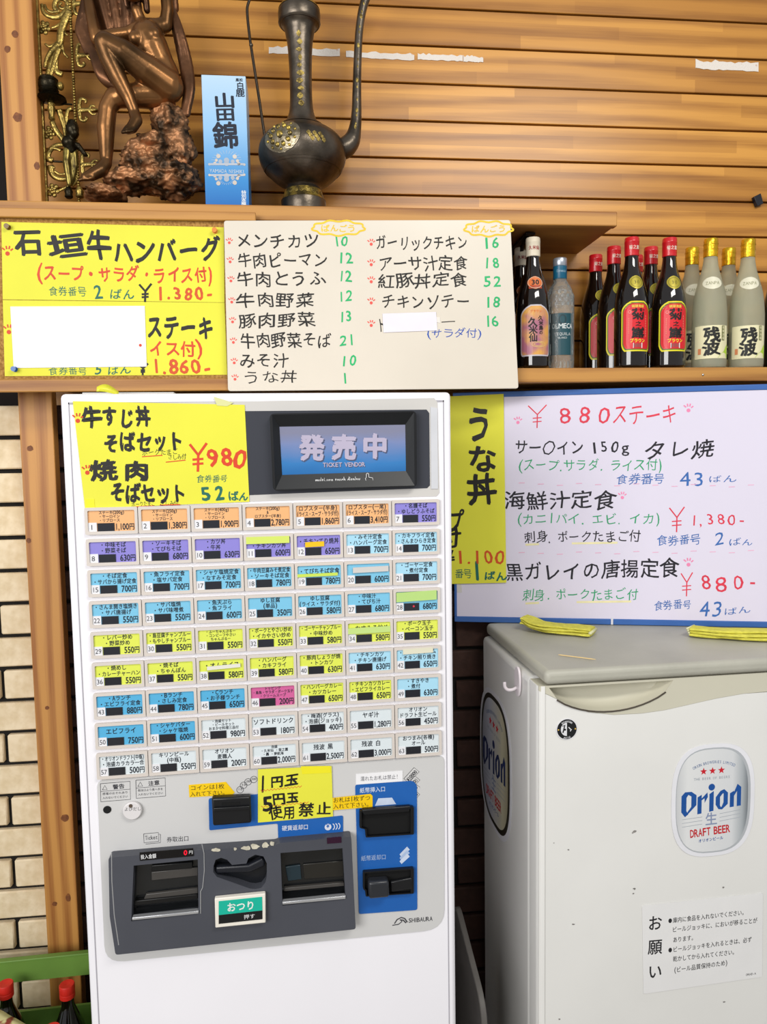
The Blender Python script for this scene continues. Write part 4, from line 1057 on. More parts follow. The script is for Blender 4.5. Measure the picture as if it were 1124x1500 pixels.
i.w('サーローイン'.replace('ロー', '〇'), 754, 856, 655, 23, KB, .009); i.w('150g', 864, 925, 655, 19, KB, .009, y1=654); i.w('タレ焼', 944, 1047, 659, 30, KB, .009)
i.w('(スープ.サラダ. ライス付)', 760, 972, 681, 19, GB, 0); i.w('食券番号', 903, 975, 702, 17, BB, 0, y1=701); i.w('43', 994, 1034, 700, 24, BB, -.01); i.w('ばん', 1038, 1080, 701, 12, BB, -.01)
i.w('海鮮汁定食', 738, 903, 732, 29, KB, .009); i.w('(カニ1パイ. エビ. イカ)', 758, 968, 760, 18, GB, 0); i.w('刺身. ポークたまご付', 768, 939, 787, 19, KB, .005, y1=785)
i.yen(981, 1003, 761, 37, 1.9, RB); i.w('1,380-', 1011, 1093, 762, 19, RB, 0, y1=760); i.w('食券番号', 962, 1028, 792, 17, BB, 0, y1=789); i.w('2', 1041, 1068, 789, 23, BB, -.01); i.w('ばん', 1068, 1104, 794, 12, BB, -.01)
i.w('黒ガレイの唐揚定食', 740, 996, 838, 30, KB, .009, y1=831); i.w('刺身. ポークたまご付', 766, 936, 871, 19, GB, .0, y1=870)
i.yen(998, 1015, 856, 35, 1.7, RB); i.w('880-', 1023, 1110, 855, 26, RB, -.0, y1=851); i.w('食券番号', 958, 1014, 887, 16, BB, 0, y1=885); i.w('43', 1022, 1060, 892, 27, BB, -.01); i.w('ばん', 1060, 1100, 896, 12, BB, -.01, y1=892)
i.paw(759, 617, 6, PB); i.paw(1009, 599, 7, PB); i.paw(912, 727, 6, PB); i.paw(1009, 825, 7, PB)
for y0, y1 in ((709, 712), (811, 808)):
    for q in range(13):
        x = 760 + q * 28; yy = y0 + (y1 - y0) * q / 12 + (q % 3 - 1) * 1.5; i.st([(x, yy), (x + 9, yy - .3)], 1.0, 'eeb0cc')
i.d = -.0018
for x0, x1, y in ((770, 790, 798), (838, 905, 796), (770, 790, 884), (845, 925, 882)): i.st([(x0, y), (x1, y - 1)], 3, 'efe6b4')
i.finish(we)
un_ = sheet('menu_strip', B, [(636, 581.5), (738, 577), (742, 853.5), (636, 856)], .0004, .0010, PAPER_Y, 'tall yellow paper strip offering eel bowl for 1.100 taped on the whiteboard', 'paper sign')
i = PInk(B, .0013)
i.w('う', 680, 722, 621, 58, K, .03); i.w('な', 682, 730, 669, 44, K, .03); i.w('丼', 684, 731, 716, 50, K, .03)
i.w('プ', 650, 681, 762, 36, K, .02); i.w('付', 642, 675, 790, 30, K, .02); i.w('1.100', 668, 742, 815, 22, OR, .01)
i.w('番号', 666, 692, 840, 14, TEAL, .0); i.w('1', 694, 706, 836, 30, TEAL, .03); i.w('ばん', 709, 743, 844, 14, TEAL, .03); i.w('¥', 648, 668, 815, 20, K, .02)
i.finish(un_)
sheet('clear_tape', B, [(668, 855), (676, 855), (677, 868), (670, 868)], -.0019, -.0014, mat('clear_tape3', 'd8d4d0', .2), 'scrap of clear tape below the yellow eel bowl strip', 'tape')

# ================================================================== BOTTLES on the lower shelf
FLOORZ = CAM.z + ZL + .0006
DKG = mat('dark_bottle_glass', '140c08', .07, var=.3, scale=5, coat=.8)
CAPR = mat('red_cap', 'c8141e', .35, var=.1, scale=60, coat=.3)
GOLD = mat('gold_foil', 'e8b628', .25, .75, var=.25, scale=70, bump=.3, bscale=200)
def prof_r(prof):
    def f(z):
        for (r0, z0), (r1, z1) in zip(prof, prof[1:]):
            if z0 <= z <= z1 and z1 > z0: return r0 + (r1 - r0) * (z - z0) / (z1 - z0)
        return prof[-1][0]
    return f
def sm(prof, n=4):
    p = smooth_path([Vector((r, z, 0)) for r, z in prof], n)
    out = []
    for q in p:
        if not out or q.y > out[-1][1] + 1e-5: out.append((max(q.x, .001), q.y))
    return out
PK_ = sm([(.030, 0), (.0365, .004), (.0375, .012), (.0378, .05), (.0378, .105), (.0372, .135), (.0345, .165), (.027, .195), (.0185, .222), (.0152, .245), (.0145, .262)])
def brown_bottle(x, face, kind, label, group):
    """awamori bottle; KIND 'kiku' or 'kume'"""
    c = Vector((x.x, x.y, FLOORZ)); e = empty(kind_name[kind], c, label, 'bottle', group)
    h = 1.0 if kind != 'kume' else .985
    pr = [(r, z * h) for r, z in PK_]
    bm = lathe(bmesh.new(), c, pr, 30); obj('glass_body', bm, DKG, e, smooth='auto', origin=c)
    cap = CAPR if kind == 'kiku' else mat('cream_cap', 'ddd2bc', .4, var=.05)
    zc = .252 * h
    bm = lathe(bmesh.new(), c + Vector((0, 0, zc)), [(.0150, 0), (.0160, .001), (.0160, .030), (.0163, .0305), (.0163, .034), (.0160, .0345), (.0160, .0395), (.0150, .0415)], 28)
    co = obj('cap', bm, cap, e, smooth='auto', origin=c)
    cy = Cyl(c, .0161, face)
    ik = Ink(cy, .0004); ik.line('菊之露' if kind == 'kiku' else '久米仙', (-.0125, zc + .018), (.0125, zc + .018), .0095, 'f0d8c8' if kind == 'kiku' else 'a01a24', .015); ik.finish(co)
    cy = Cyl(c, prof_r(pr), face)
    if kind == 'kiku':
        zz = .190
        o = obj('neck_label', patch(bmesh.new(), cy, zz - .0155, zz + .0155, lambda t: .0165 * max(.02, math.sin(math.pi * t)) ** .55, .0005), mat('olive_gold', 'b8a838', .35, .3, var=.2, scale=80), e)
        ik = Ink(cy, .0009); ik.stroke([(.0125 * math.cos(t), zz + .0115 * math.sin(t)) for t in [k * math.pi / 12 for k in range(24)]], .0008, '6c6420', True)
        ik.line('30', (-.007, zz), (.007, zz), .009, '6c6420', 0); ik.finish(o)
        def shape(k): return lambda t: k * (1 if .12 < t < .80 else (.80 + .2 * (t / .12) ** .6 if t <= .12 else math.cos((t - .80) / .20 * math.pi / 2 * .86) ** .55))
        a, b = .036, .147
        o = obj('label', patch(bmesh.new(), cy, a, b, shape(.0365), .0005, 24), mat('label_yellow', 'e8dc28', .35), e)
        obj('label_rim', patch(bmesh.new(), cy, a + .003, b - .003, shape(.0338), .0007, 24), mat('label_olive', '5a6e2c', .4), o)
        obj('label_field', patch(bmesh.new(), cy, a + .0055, b - .0055, shape(.0315), .0009, 24), mat('label_red', 'd81c28', .35), o)
        ik = Ink(cy, .0012)
        for n_, (t, cc) in enumerate((('菊', .118), ('之', .0965), ('露', .078))): ik.put(t, .001, cc, .031 if t != '之' else .014, .026 if t != '之' else .011, '16100e', .035)
        ik.line('琉球泡盛', (-.014, .1355), (.014, .1355), .0068, 'f2dc50', .02)
        ik.line('ブラウン', (-.0175, .0595), (.0175, .0595), .0092, 'f0e030', .03)
        ik.poly([(-.0105, .043), (.0105, .043), (.0105, .0545), (-.0105, .0545)], 'e8e4e0')
        ik.d = .0014
        for q in range(5): ik.poly([(-.0085 + q * .0036, .0445), (-.0068 + q * .0036, .0445), (-.0068 + q * .0036, .053), (-.0085 + q * .0036, .053)], '6a6664')
        ik.d = .0012
        for q in range(9): ik.poly([(.0185, .068 + q * .0055), (.0205, .068 + q * .0055), (.0205, .0715 + q * .0055), (.0185, .0715 + q * .0055)], 'e88a70'); ik.poly([(-.0205, .075 + q * .004), (-.0190, .075 + q * .004), (-.0190, .0775 + q * .004), (-.0205, .0775 + q * .004)], 'e88a70')
        ik.stroke([(-.018 + .003 * math.cos(t), .123 + .003 * math.sin(t)) for t in [k * math.pi / 6 for k in range(12)]], .0007, 'f2c0b0', True)
        ik.finish(o)
    else:
        zz = .187
        o = obj('neck_label', patch(bmesh.new(), cy, zz - .0145, zz + .0145, lambda t: .0175 * max(.02, math.sin(math.pi * t)) ** .55, .0005), mat('label_orange', 'd8743c', .35), e)
        obj('label_rim', patch(bmesh.new(), cy, zz - .0135, zz - .0060, lambda t: .0145, .0008), mat('label_dark_orange', 'a8401c', .4), o)
        ik = Ink(cy, .0011); ik.line('30', (-.0085, zz + .001), (.0085, zz + .001), .0125, '201410', .03)
        ik.stroke([(.0155 * math.cos(t), zz + .013 * math.sin(t)) for t in [k * math.pi / 12 for k in range(24)]], .0008, 'e8dcc0', True); ik.finish(o)
        a, b = .026, .138
        shape = lambda k: (lambda t: k * (1 if .05 < t < .78 else (.9 + .1 * t / .05 if t <= .05 else math.cos((t - .78) / .22 * math.pi / 2 * .9) ** .6)))
        o = obj('label', patch(bmesh.new(), cy, a, b, shape(.0355), .0005, 24), mat('label_silver', 'c8c2c8', .35), e)
        lm = mat('label_sunset', 'd8a050', .4, col2='a8687c', scale=22, ramp=(.42, .58), detail=2)
        obj('label_field', patch(bmesh.new(), cy, a + .003, b - .003, shape(.033), .0008, 24), lm, o)
        ik = Ink(cy, .0011)
        for t, cx_, cz, s_ in (('久', .010, .108, .012), ('米', .011, .0975, .011), ('島', .011, .087, .011), ('の', .011, .077, .009), ('久', -.007, .100, .021), ('米', -.006, .083, .019), ('仙', -.006, .066, .019)):
            ik.put(t, cx_, cz, s_, s_, '241612', .03)
        ik.line('ブラウン', (-.013, .1235), (.013, .1235), .006, 'e07830', .03)
        for q in range(2): ik.stroke([(.006 + (.015 - q * .005) * math.cos(t), .0515 + (.006 - q * .002) * math.sin(t)) for t in [k * math.pi / 12 for k in range(24)]], .0009, 'e8c878', True)
        ik.finish(o)
    return e
kind_name = {'kiku': 'awamori_bottle', 'kume': 'awamori_bottle'}
FR, MD, BK = .160, .087, .013          # rows on the shelf: distance from the wall's reference plane
def spot(x, y, d): return W.world(W.ab(x, y, d).x, 0, d)
GB_ = 'awamori bottles on the lower shelf'
brown_bottle(spot(781, 450, FR), -.16, 'kume', 'dark bottle with cream cap, 30 badge and orange label left of the clear bottle', GB_)
brown_bottle(spot(731, 450, FR), .05, 'kume', 'dark bottle mostly hidden behind the right edge of the ivory board', GB_)
brown_bottle(spot(764, 450, .078), -.1, 'kume', 'dark cream capped bottle in the back row behind the one with the 30 badge', GB_)
brown_bottle(spot(925, 450, FR), -.06, 'kiku', 'front row red capped bottle with red oval label, nearer the clear bottle', GB_)
brown_bottle(spot(980, 450, FR), -.10, 'kiku', 'front row red capped bottle with red oval label, next to the frosted bottles', GB_)
brown_bottle(spot(872.5, 450, BK), .15, 'kiku', 'back row red capped bottle standing next to the clear bottle', GB_)
brown_bottle(spot(899, 450, MD), .10, 'kiku', 'red capped bottle just left of and behind the front red labelled bottle', GB_)
brown_bottle(spot(932, 450, BK), .0, 'kiku', 'red capped bottle farthest back, only its cap edge showing between two others', GB_)
brown_bottle(spot(953, 450, MD), .05, 'kiku', 'back row red capped bottle seen between the two front red labelled bottles', GB_)
# frosted bottles
FROST = mat('frosted_glass', 'd4d4bc', .34, var=.04, trans=.6, ior=1.15, col2='c6c6ac', scale=3)
PZ = sm([(.034, 0), (.0368, .003), (.0378, .01), (.0378, .10), (.0372, .13), (.0335, .168), (.0255, .200), (.0180, .228), (.0148, .252), (.0142, .268)])
def frosted(x, face, label, black=False):
    c = Vector((x.x, x.y, FLOORZ)); e = empty('frosted_bottle' if not black else 'awamori_bottle', c, label, 'bottle', GB_)
    obj('glass_body', lathe(bmesh.new(), c, PZ, 30), DKG if black else FROST, e, smooth='auto', origin=c)
    bm = lathe(bmesh.new(), c + Vector((0, 0, .252)), [(.0150, 0), (.0158, .001), (.0158, .0165), (.0163, .017), (.0163, .019), (.0158, .0195), (.0158, .028), (.0164, .0285), (.0164, .031), (.0158, .0315), (.0158, .040), (.0148, .0415)], 28)
    obj('cap', bm, GOLD if not black else mat('silver_foil', 'c8c8cc', .25, .8, var=.2, scale=60), e, smooth='auto', origin=c)
    cy = Cyl(c, prof_r(PZ), face); zz = .190
    o = obj('neck_label', patch(bmesh.new(), cy, zz - .0145, zz + .0145, lambda t: .022 * max(.02, math.sin(math.pi * t)) ** .5, .0005), mat('oval_ivory', 'dcd8c0', .4), e)
    ik = Ink(cy, .0009); ik.line('ZANPA', (-.015, zz), (.015, zz), .0085, '9c9a78', .0); ik.finish(o)
    lb = gradient_mat('label_leaf_%d' % len(bpy.data.materials), [(0, 'c4dc4a'), (.18, 'dfe29a'), (.34, 'e6e0b8'), (1, 'e6e0b8')], 'Z', .5, noise_amt=.0) if not black else DKG
    a, b = .020, .094
    o = obj('label', patch(bmesh.new(), cy, a, b, lambda t: .041, .0005, 6, 16), mat('label_cream', 'e6dfb6', .5, var=.03) if not black else mat('label_black', '141412', .4), e)
    ik = Ink(cy, .0009)
    ik.poly([(.012, a + .001), (.0405, a + .001), (.0405, a + .032), (.036, a + .028), (.028, a + .016), (.018, a + .008)], 'b4d63c')
    ik.d = .0012; cc = '181814' if not black else 'e0e0d8'
    ik.put('残', -.001, .0725, .036, .036, cc, .04, .05, hand=True); ik.put('波', -.002, .042, .038, .032, cc, .04, .05, hand=True)
    ik.poly([(.021, .060), (.0285, .060), (.0285, .093), (.021, .093)], '6c7034'); ik.d = .0014
    for q, t in enumerate('琉球泡盛'): ik.put(t, .0248, .0885 - q * .0078, .006, .007, 'e6dfb6', .02)
    ik.d = .0012; ik.poly([(-.031, .030), (-.024, .030), (-.024, .043), (-.031, .043)], 'd88a5c')
    ik.finish(o); return e
frosted(spot(1040, 450, FR), -.36, 'front row frosted bottle with gold cap beside the red labelled bottles')
frosted(spot(1094.5, 450, FR), -.40, 'front row frosted bottle with gold cap nearest the right edge of the photo')
frosted(spot(1013, 450, MD), -.25, 'back row frosted bottle with gold cap peeking left of the front frosted one')
frosted(spot(1066.5, 450, MD), -.3, 'back row frosted bottle with gold cap seen between the two front frosted bottles')
frosted(spot(1143, 450, .128), -.3, 'dark bottle with silver cap at the far right edge of the shelf', True)
# clear square-shouldered spirit bottle
c = spot(820.5, 450, .122); c.z = FLOORZ
e = empty('spirit_bottle', c, 'clear textured glass bottle with teal label and silver cap', 'bottle', None)
PT = sm([(.028, 0), (.0295, .004), (.0295, .155), (.0285, .170), (.0225, .190), (.0150, .203), (.0130, .215), (.0125, .240)])
CLR = mat('clear_glass', 'dfe6e6', .06, var=.02, trans=.85, ior=1.3, bump=.9, bscale=120)
obj('glass_body', lathe(bmesh.new(), c, PT, 32, power=3.2), CLR, e, smooth='auto', origin=c)
bm = bmesh.new()
cy = Cyl(c, .0315, -.18)
for q in range(9):
    for r_ in range(4):
        if (q + r_) % 2 == 0: patch(bm, cy, .150 + r_ * .009 - .0045, .150 + r_ * .009 + .003, lambda t: .0032, .0002, 2, 2, a_off=-.026 + q * .0065)
for q in range(6): patch(bm, cy, .003, .020, lambda t: .0022, .0002, 2, 2, a_off=-.022 + q * .0088)
obj('glass_relief', bm, CLR, e, kind='stuff')
obj('cap', lathe(bmesh.new(), c + Vector((0, 0, .238)), [(.0152, 0), (.0158, .001), (.0158, .016), (.0148, .018)], 28), mat('silver_cap', 'b4bac4', .3, .7), e, smooth='auto', origin=c)
co = obj('neck_band', lathe(bmesh.new(), c + Vector((0, 0, .209)), [(.0152, 0), (.0156, .001), (.0156, .0285), (.0152, .0288)], 28), mat('teal_band', '0e5a78', .35), e, smooth='auto', origin=c)
ik = Ink(Cyl(c, .0157, -.18), .0004); ik.line('Olmeca', (-.011, .226), (.011, .226), .007, 'a8c4d4', 0); ik.finish(co)
cy = Cyl(c, .0318, -.18)
o = obj('label', patch(bmesh.new(), cy, .034, .128, lambda t: .0295, .0003, 4, 14), mat('label_teal', '1c4a54', .4), e)
ik = Ink(cy, .0008)
ik.poly([(-.029, .036), (.029, .036), (.029, .060), (-.029, .060)], 'c4ccce'); ik.poly([(-.029, .108), (.029, .108), (.029, .127), (-.029, .127)], 'b4bcc0')
ik.d = .0011; ik.line('OLMECA', (-.024, .099), (.024, .099), .0125, 'd4dcdc', .02); ik.line('TEQUILA', (-.019, .081), (.019, .081), .0075, 'c4cccc', .01); ik.line('BLANCO', (-.010, .0725), (.010, .0725), .005, 'c4cccc', .01)
ik.stroke([(.0075 * math.cos(t), .114 + .0095 * math.sin(t)) for t in [k * math.pi / 12 for k in range(24)]], .002, '22383e', True)
ik.poly([(-.026, .0385), (.026, .0385), (.026, .0445), (-.026, .0445)], '8a9498'); ik.poly([(-.026, .050), (.026, .050), (.026, .0515), (-.026, .0515)], '8a9498')
ik.finish(o)

# ================================================================== THINGS ON THE UPPER SHELF
UZ = CAM.z + ZU + .0006
def T_(x, y, dd=0, d=.12): return W.px(x, y, d) + W.n * dd
# ---- sake box
q = M4(W, [(301.4, 299.5), (364.8, 299.5), (360.5, 112), (294.7, 108.5)], .155)
bw = ((q[1] - q[0]).x + (q[2] - q[3]).x) / 2; cxb = sum(v.x for v in q) / 4; hb_ = ((q[3].y + q[2].y) / 2) - ZU
BX = gradient_mat('box_print', [(0, '0f62b4'), (.25, '3a8ccc'), (.6, '8fbde4'), (1, 'b4d0e6')], 'Z', .32)
sb = obj('sake_box', box(bmesh.new(), W, cxb - bw / 2, cxb + bw / 2, ZU + .0006, ZU + hb_, .075, .155), BX, None, 'light blue tall sake carton between the bronze statue and the ewer', 'carton', bevel=.0012)
i = PInk(W, .1554)
for t, x, y, w_, h_ in (('山', 329, 147, 33, 23), ('田', 330, 167.5, 30, 20), ('錦', 330.5, 198, 38, 40)): 
    qq = W.ab(x, y, i.d); kk = i.scale(x, y); i.put(t, qq.x, qq.y, w_ * kk, h_ * kk, '10182c', .028, .05)
i.w('黒松', 345, 356, 117, 5, '10182c', .02, jit=0); i.w('白', 346, 358, 125.5, 11, '10182c', .02, jit=0); i.w('鹿', 345, 359, 136, 12, '10182c', .02, jit=0)
i.w('YAMADA NISHIKI', 307, 358, 250, 6, 'c8d4dc', .0, jit=0, y1=251.5)
for q_, t in enumerate('特別本醸'): i.w(t, 353.5, 361, 282 + q_ * 5.6, 6.5, 'e0e8f0', .02, jit=0)
GG = 'cfc4b8'
for s_ in (1, -1):
    cy_ = 242 if s_ == 1 else 255
    for k in range(13):
        a = math.pi * (k + .5) / 13; r0, r1 = (11, 16) if s_ == 1 else (7, 10)
        i.st([(332 + r0 * 1.2 * math.cos(a), cy_ - s_ * (6 + r0 * math.sin(a))), (332 + r1 * 1.4 * math.cos(a), cy_ - s_ * (6 + r1 * math.sin(a)))], .5, 'b8cce0')
    for dx, dy, r_ in ((-12, 15, 3.2), (12, 14, 3.2), (-15, 8, 2.2), (16, 7, 2.4), (-17, 3, 2.4), (18, 2.5, 2.4), (-25, 1.5, 1.8), (26, 1, 1.8), (-9, 6, 3), (9, 6, 3), (0, 8, 4), (0, 3, 4)):
        c_ = W.ab(332 + dx, cy_ - s_ * dy * .9, i.d); kk = i.scale(332, 240); i.poly(circle(c_.x, c_.y, r_ * kk, 10), GG if abs(dx) > 10 else 'a8b4c4')
    i.poly([W.ab(305, cy_, i.d), W.ab(359, cy_, i.d), W.ab(357, cy_ - s_ * 3, i.d), W.ab(307, cy_ - s_ * 3, i.d)], 'b4bcc8')
i.finish(sb)

# ---- ewer
EB = mat('ewer_bronze', '70665a', .34, .85, col2='2c2620', scale=16, bump=.35, bscale=70, ramp=(.3, .7))
EG = mat('ewer_inlay', 'b49a4a', .35, .85, col2='5c5032', scale=55, ramp=(.4, .6), bump=.3, bscale=160)
ec = T_(445, 299, 0, .11); ec.z = UZ
ew = empty('ewer', ec, 'tall dark bronze ewer with long neck, curved spout and engraved medallion', 'ewer')
kx = (T_(455, 230, 0, .11) - T_(435, 230, 0, .11)).length / 20
def ez(y): return W.ab(440, y, .11).y - ZU
prof = [(31, 299), (33, 298), (31, 294), (28.5, 286), (26, 279), (25, 275), (37, 269), (50, 258), (60, 245), (64, 231), (63, 218), (57, 206), (45, 196), (33, 189), (31, 186.5), (28, 186), (22, 177), (18, 165), (16.5, 150), (16, 130), (16.5, 100), (18, 70), (20, 55), (23, 42), (29, 36), (30.5, 27), (30, 18), (26, 11), (21.5, 8), (20, 0), (21, -25), (26, -32), (26, -40), (20, -46), (21, -70), (30, -85), (32, -92), (24, -100), (12, -116), (5, -124), (7, -130), (3, -138)]
pe = [(r * kx, ez(y)) for r, y in prof]; pe[0] = (pe[0][0], .0)
pe = sorted(pe, key=lambda v: v[1])
pe2 = sm(pe, 3)
obj('vessel', lathe(bmesh.new(), ec, pe2, 40), EB, ew, smooth='auto', origin=ec)
def band(y0, y1, m, nm, grow=.0008):
    z0, z1 = ez(y0), ez(y1); f = prof_r(pe2); zz = [z0 + (z1 - z0) * t / 4 for t in range(5)]
    obj(nm, lathe(bmesh.new(), ec, [(f(z0) - .001, z0)] + [(f(z) + grow, z) for z in zz] + [(f(z1) - .001, z1)], 40), m, ew, smooth='auto', origin=ec)
band(296, 281, EG, 'foot_band', .0004); band(253, 250, EB, 'body_ring', .0015); band(189, 186, EB, 'neck_ring', .002); band(16, 12, EG, 'collar_ring', .001); band(38, 35, EB, 'collar_ring', .002)
cy = Cyl(ec, prof_r(pe2), .0); bm = bmesh.new()
random.seed(3)
for k in range(10):
    y = 60 + k * 11; ww_ = random.uniform(.004, .0085); hh_ = random.uniform(3, 5.4); patch(bm, cy, ez(y + hh_), ez(y - hh_), lambda t: ww_ * max(.02, math.sin(math.pi * t)), .0008, 6, 4, a_off=-.003 + .002 * (k % 2))
for k in range(7):
    patch(bm, cy, ez(291), ez(284), lambda t: .0052 * max(.02, math.sin(math.pi * t)) ** .5, .0012, 6, 4, a_off=-.030 + .0125 * k)
for k in range(9):
    patch(bm, cy, ez(224 + (k % 3) * 4), ez(217 + (k % 3) * 4), lambda t: .0045 * max(.02, math.sin(math.pi * t)), .0009, 5, 4, a_off=.010 + .0042 * k)
obj('inlay', bm, mat('inlay_bright', 'a8924e', .4, .85, col2='5c4c2a', scale=120, bump=.6, bscale=300), ew, kind='stuff')
# medallion
mc = T_(414, 223, 0, .11); dirm = (CAM - ec); dirm.z = 0; face = -.52
cy = Cyl(ec, prof_r(pe2), face)
mo = obj('medallion', patch(bmesh.new(), cy, ez(246), ez(199), lambda t: .043 * max(.02, math.sin(math.pi * t)) ** .5, .0022, 12, 12), mat('medallion_silver', 'a89c84', .35, .8, col2='6e6450', scale=60, bump=.6, bscale=120), ew)
bm = bmesh.new()
for k in range(10):
    a = k * math.pi / 5; ball(bm, cy.world(.022 * math.cos(a), ez(222.5) + .020 * math.sin(a), .0032), .0055, 8, 5, (1, .45, 1))
    ball(bm, cy.world(.033 * math.cos(a + .3), ez(222.5) + .028 * math.sin(a + .3), .003), .0032, 8, 5, (1, .45, 1))
ball(bm, cy.world(0, ez(222.5), .003), .008, 10, 6, (1, .4, 1))
obj('medallion_flower', bm, EG, mo, smooth=True, kind='stuff')
# spout (right) and handle (left)
pts = [(492, 222, 13), (505, 217, 15), (515, 206, 13), (520, 190, 9.5), (522.5, 165, 7.5), (523, 130, 6.5), (524, 90, 6), (526, 50, 5.8), (530, 20, 6), (536, -2, 6.5), (545, -20, 6), (558, -32, 5.5), (572, -36, 5)]
sp = smooth_path([T_(x, y, 0, .11) for x, y, r in pts], 4)
rr = smooth_path([Vector((r, 0, 0)) for _, _, r in pts], 4)
obj('spout', tube(bmesh.new(), sp, [v.x * kx for v in rr], 14), EB, ew, smooth=True, origin=ec)
bm = bmesh.new()
for q in range(16):
    k = 12 + int(q * 1.6); p = sp[k]; ball(bm, p + W.n * (rr[k].x * kx * .95), .0022 + .0012 * (q % 3 == 0), 8, 5, (1, .4, 1.7))
obj('spout_inlay', bm, mat('inlay_bright', 'cdb054', .3, .9), ew, kind='stuff', origin=ec)
pts = [(389, 206), (385, 180), (379, 140), (372, 95), (366, 55), (362.5, 22), (363, 8), (369, -6), (382, -18), (400, -26), (420, -30)]
obj('handle', tube(bmesh.new(), smooth_path([T_(x, y, 0, .11) for x, y in pts], 4), .0030, 8), mat('handle_dark', '3c342c', .4, .8), ew, smooth=True, origin=ec)
bm = bmesh.new(); ball(bm, T_(390, 207, 0, .11), .007, 10, 8); ball(bm, T_(368, 66, 0, .11), .0045, 8, 6); obj('handle_joint', bm, EB, ew, smooth=True, origin=ec, kind='stuff')

# ---- bronze statue
BZ = mat('bronze_patina', '96683e', .33, .8, col2='3c2a16', scale=9, bump=.12, bscale=90, ramp=(.32, .66), detail=2)
BZD = mat('bronze_dark', '7a5236', .38, .75, col2='2a1c12', scale=12, bump=.3, bscale=60, ramp=(.3, .7))
RK = mat('bronze_rock', 'b88258', .48, .6, col2='3a2a1a', scale=26, bump=1.0, bscale=75, ramp=(.40, .60), detail=6)
ks = kx
DST = .115
def S(x, y, dd=0): return T_(x, y, dd, DST)
so_ = S(205, 296); so_.z = UZ
st = empty('bronze_statue', so_, 'bronze statue of a seated draped woman with crossed leg on a rock', 'statue')
def remesh(o, vox, smooth_it=4, fac=.6):
    m = o.modifiers.new('remesh', 'REMESH'); m.mode = 'VOXEL'; m.voxel_size = vox; m.use_smooth_shade = True
    m = o.modifiers.new('smooth', 'SMOOTH'); m.iterations = smooth_it; m.factor = fac
bm = bmesh.new()
def cap(a, b, ra, rb): capsule(bm, a, b, ra * ks, rb * ks)
def chain(ps):
    for a, b in zip(ps, ps[1:]): cap(S(*a[:3]), S(*b[:3]), a[3], b[3])
# torso: pelvis, waist, ribs, shoulders
ball(bm, S(243, 128, .008), 25 * ks, 20, 12, (1.0, .85, .92))
chain([(241, 112, .006, 22), (236, 96, .010, 19.5), (226, 76, .014, 22), (219, 60, .014, 22)])
chain([(196, 50, .006, 11), (214, 46, .006, 15), (232, 42, .004, 12), (241, 36, .0, 10)])
ball(bm, S(230, 64, .034), 10.5 * ks, 14, 10, (1, .9, 1)); ball(bm, S(204, 69, .034), 10 * ks, 14, 10, (1, .9, 1))
ball(bm, S(233, 93, .018), 17 * ks, 14, 10, (1, .8, 1))
# neck and head
chain([(209, 38, .004, 8.5), (202, 20, .010, 7.6)])
hc = S(197, -14, .012)
ball(bm, hc, 17 * ks, 20, 14, (.86, 1.0, 1.12)); ball(bm, S(197, -1, .022), 11.5 * ks, 16, 10, (.92, .85, 1.0)); ball(bm, S(197, 8, .027), 4.5 * ks, 10, 8, (1.1, .8, .8))
ball(bm, S(197, -9, .038), 2.9 * ks, 10, 8, (.7, .9, 1.8)); ball(bm, S(196.5, -1, .0355), 3.6 * ks, 10, 6, (1.1, .5, .42)); ball(bm, S(196.5, 2, .035), 3.2 * ks, 10, 6, (1.0, .5, .42))
for sx in (-1, 1): ball(bm, S(197 + sx * 6, -14, .0305), 2.6 * ks, 8, 6, (1.2, .6, .7)); ball(bm, S(197 + sx * 14.5, -11, .010), 3.6 * ks, 8, 6, (.5, .8, 1.4))
# her arm on the viewer's right: raised
chain([(243, 38, .002, 9.5), (246, 16, .004, 8.8), (243, -18, .006, 8), (234, -48, .004, 6.5), (220, -58, .004, 5)])
# arm on the viewer's left: upper arm down to the elbow, forearm up
chain([(192, 51, .004, 9.5), (170, 58, .016, 9), (146, 66, .024, 8.6), (143, 55, .024, 8.2), (136, 25, .016, 7.6), (130, -4, .010, 6.6), (128, -22, .008, 5)])
for f in range(4): chain([(126 + f * 2.2, -24, .008 + f * .001, 2.0), (124 + f * 2.6, -36 + abs(f - 1.5) * 1.5, .010, 1.7), (125 + f * 2.6, -43 + abs(f - 1.5) * 1.5, .014, 1.4)])
chain([(131, -20, .012, 2.2), (136, -28, .016, 1.8)])
for f in range(4): chain([(218 - f * 2, -58 - f, .006, 2.0), (208 - f * 2, -64 + f * 2, .008, 1.7), (201 - f, -64 + f * 3, .010, 1.4)])
chain([(220, -54, .01, 2.0), (212, -52, .014, 1.7)])
# near leg: thigh comes forward to the knee, shin down to the rock
chain([(248, 132, .016, 22.5), (222, 118, .040, 20), (190, 98, .058, 16.5), (166, 87, .066, 13.5)])
chain([(164, 88, .066, 13), (171, 108, .062, 13), (184, 135, .056, 11.5), (197, 160, .050, 8.8), (204, 178, .048, 7.5)])
chain([(204, 180, .046, 8.0), (208, 192, .052, 8.5), (203, 205, .060, 7.6), (198, 210, .066, 6)])
for f in range(5): chain([(206 - f * 3.2, 208 + f * .6, .066, 2.9), (205 - f * 3.4, 213 + f * .6, .072, 2.3)])
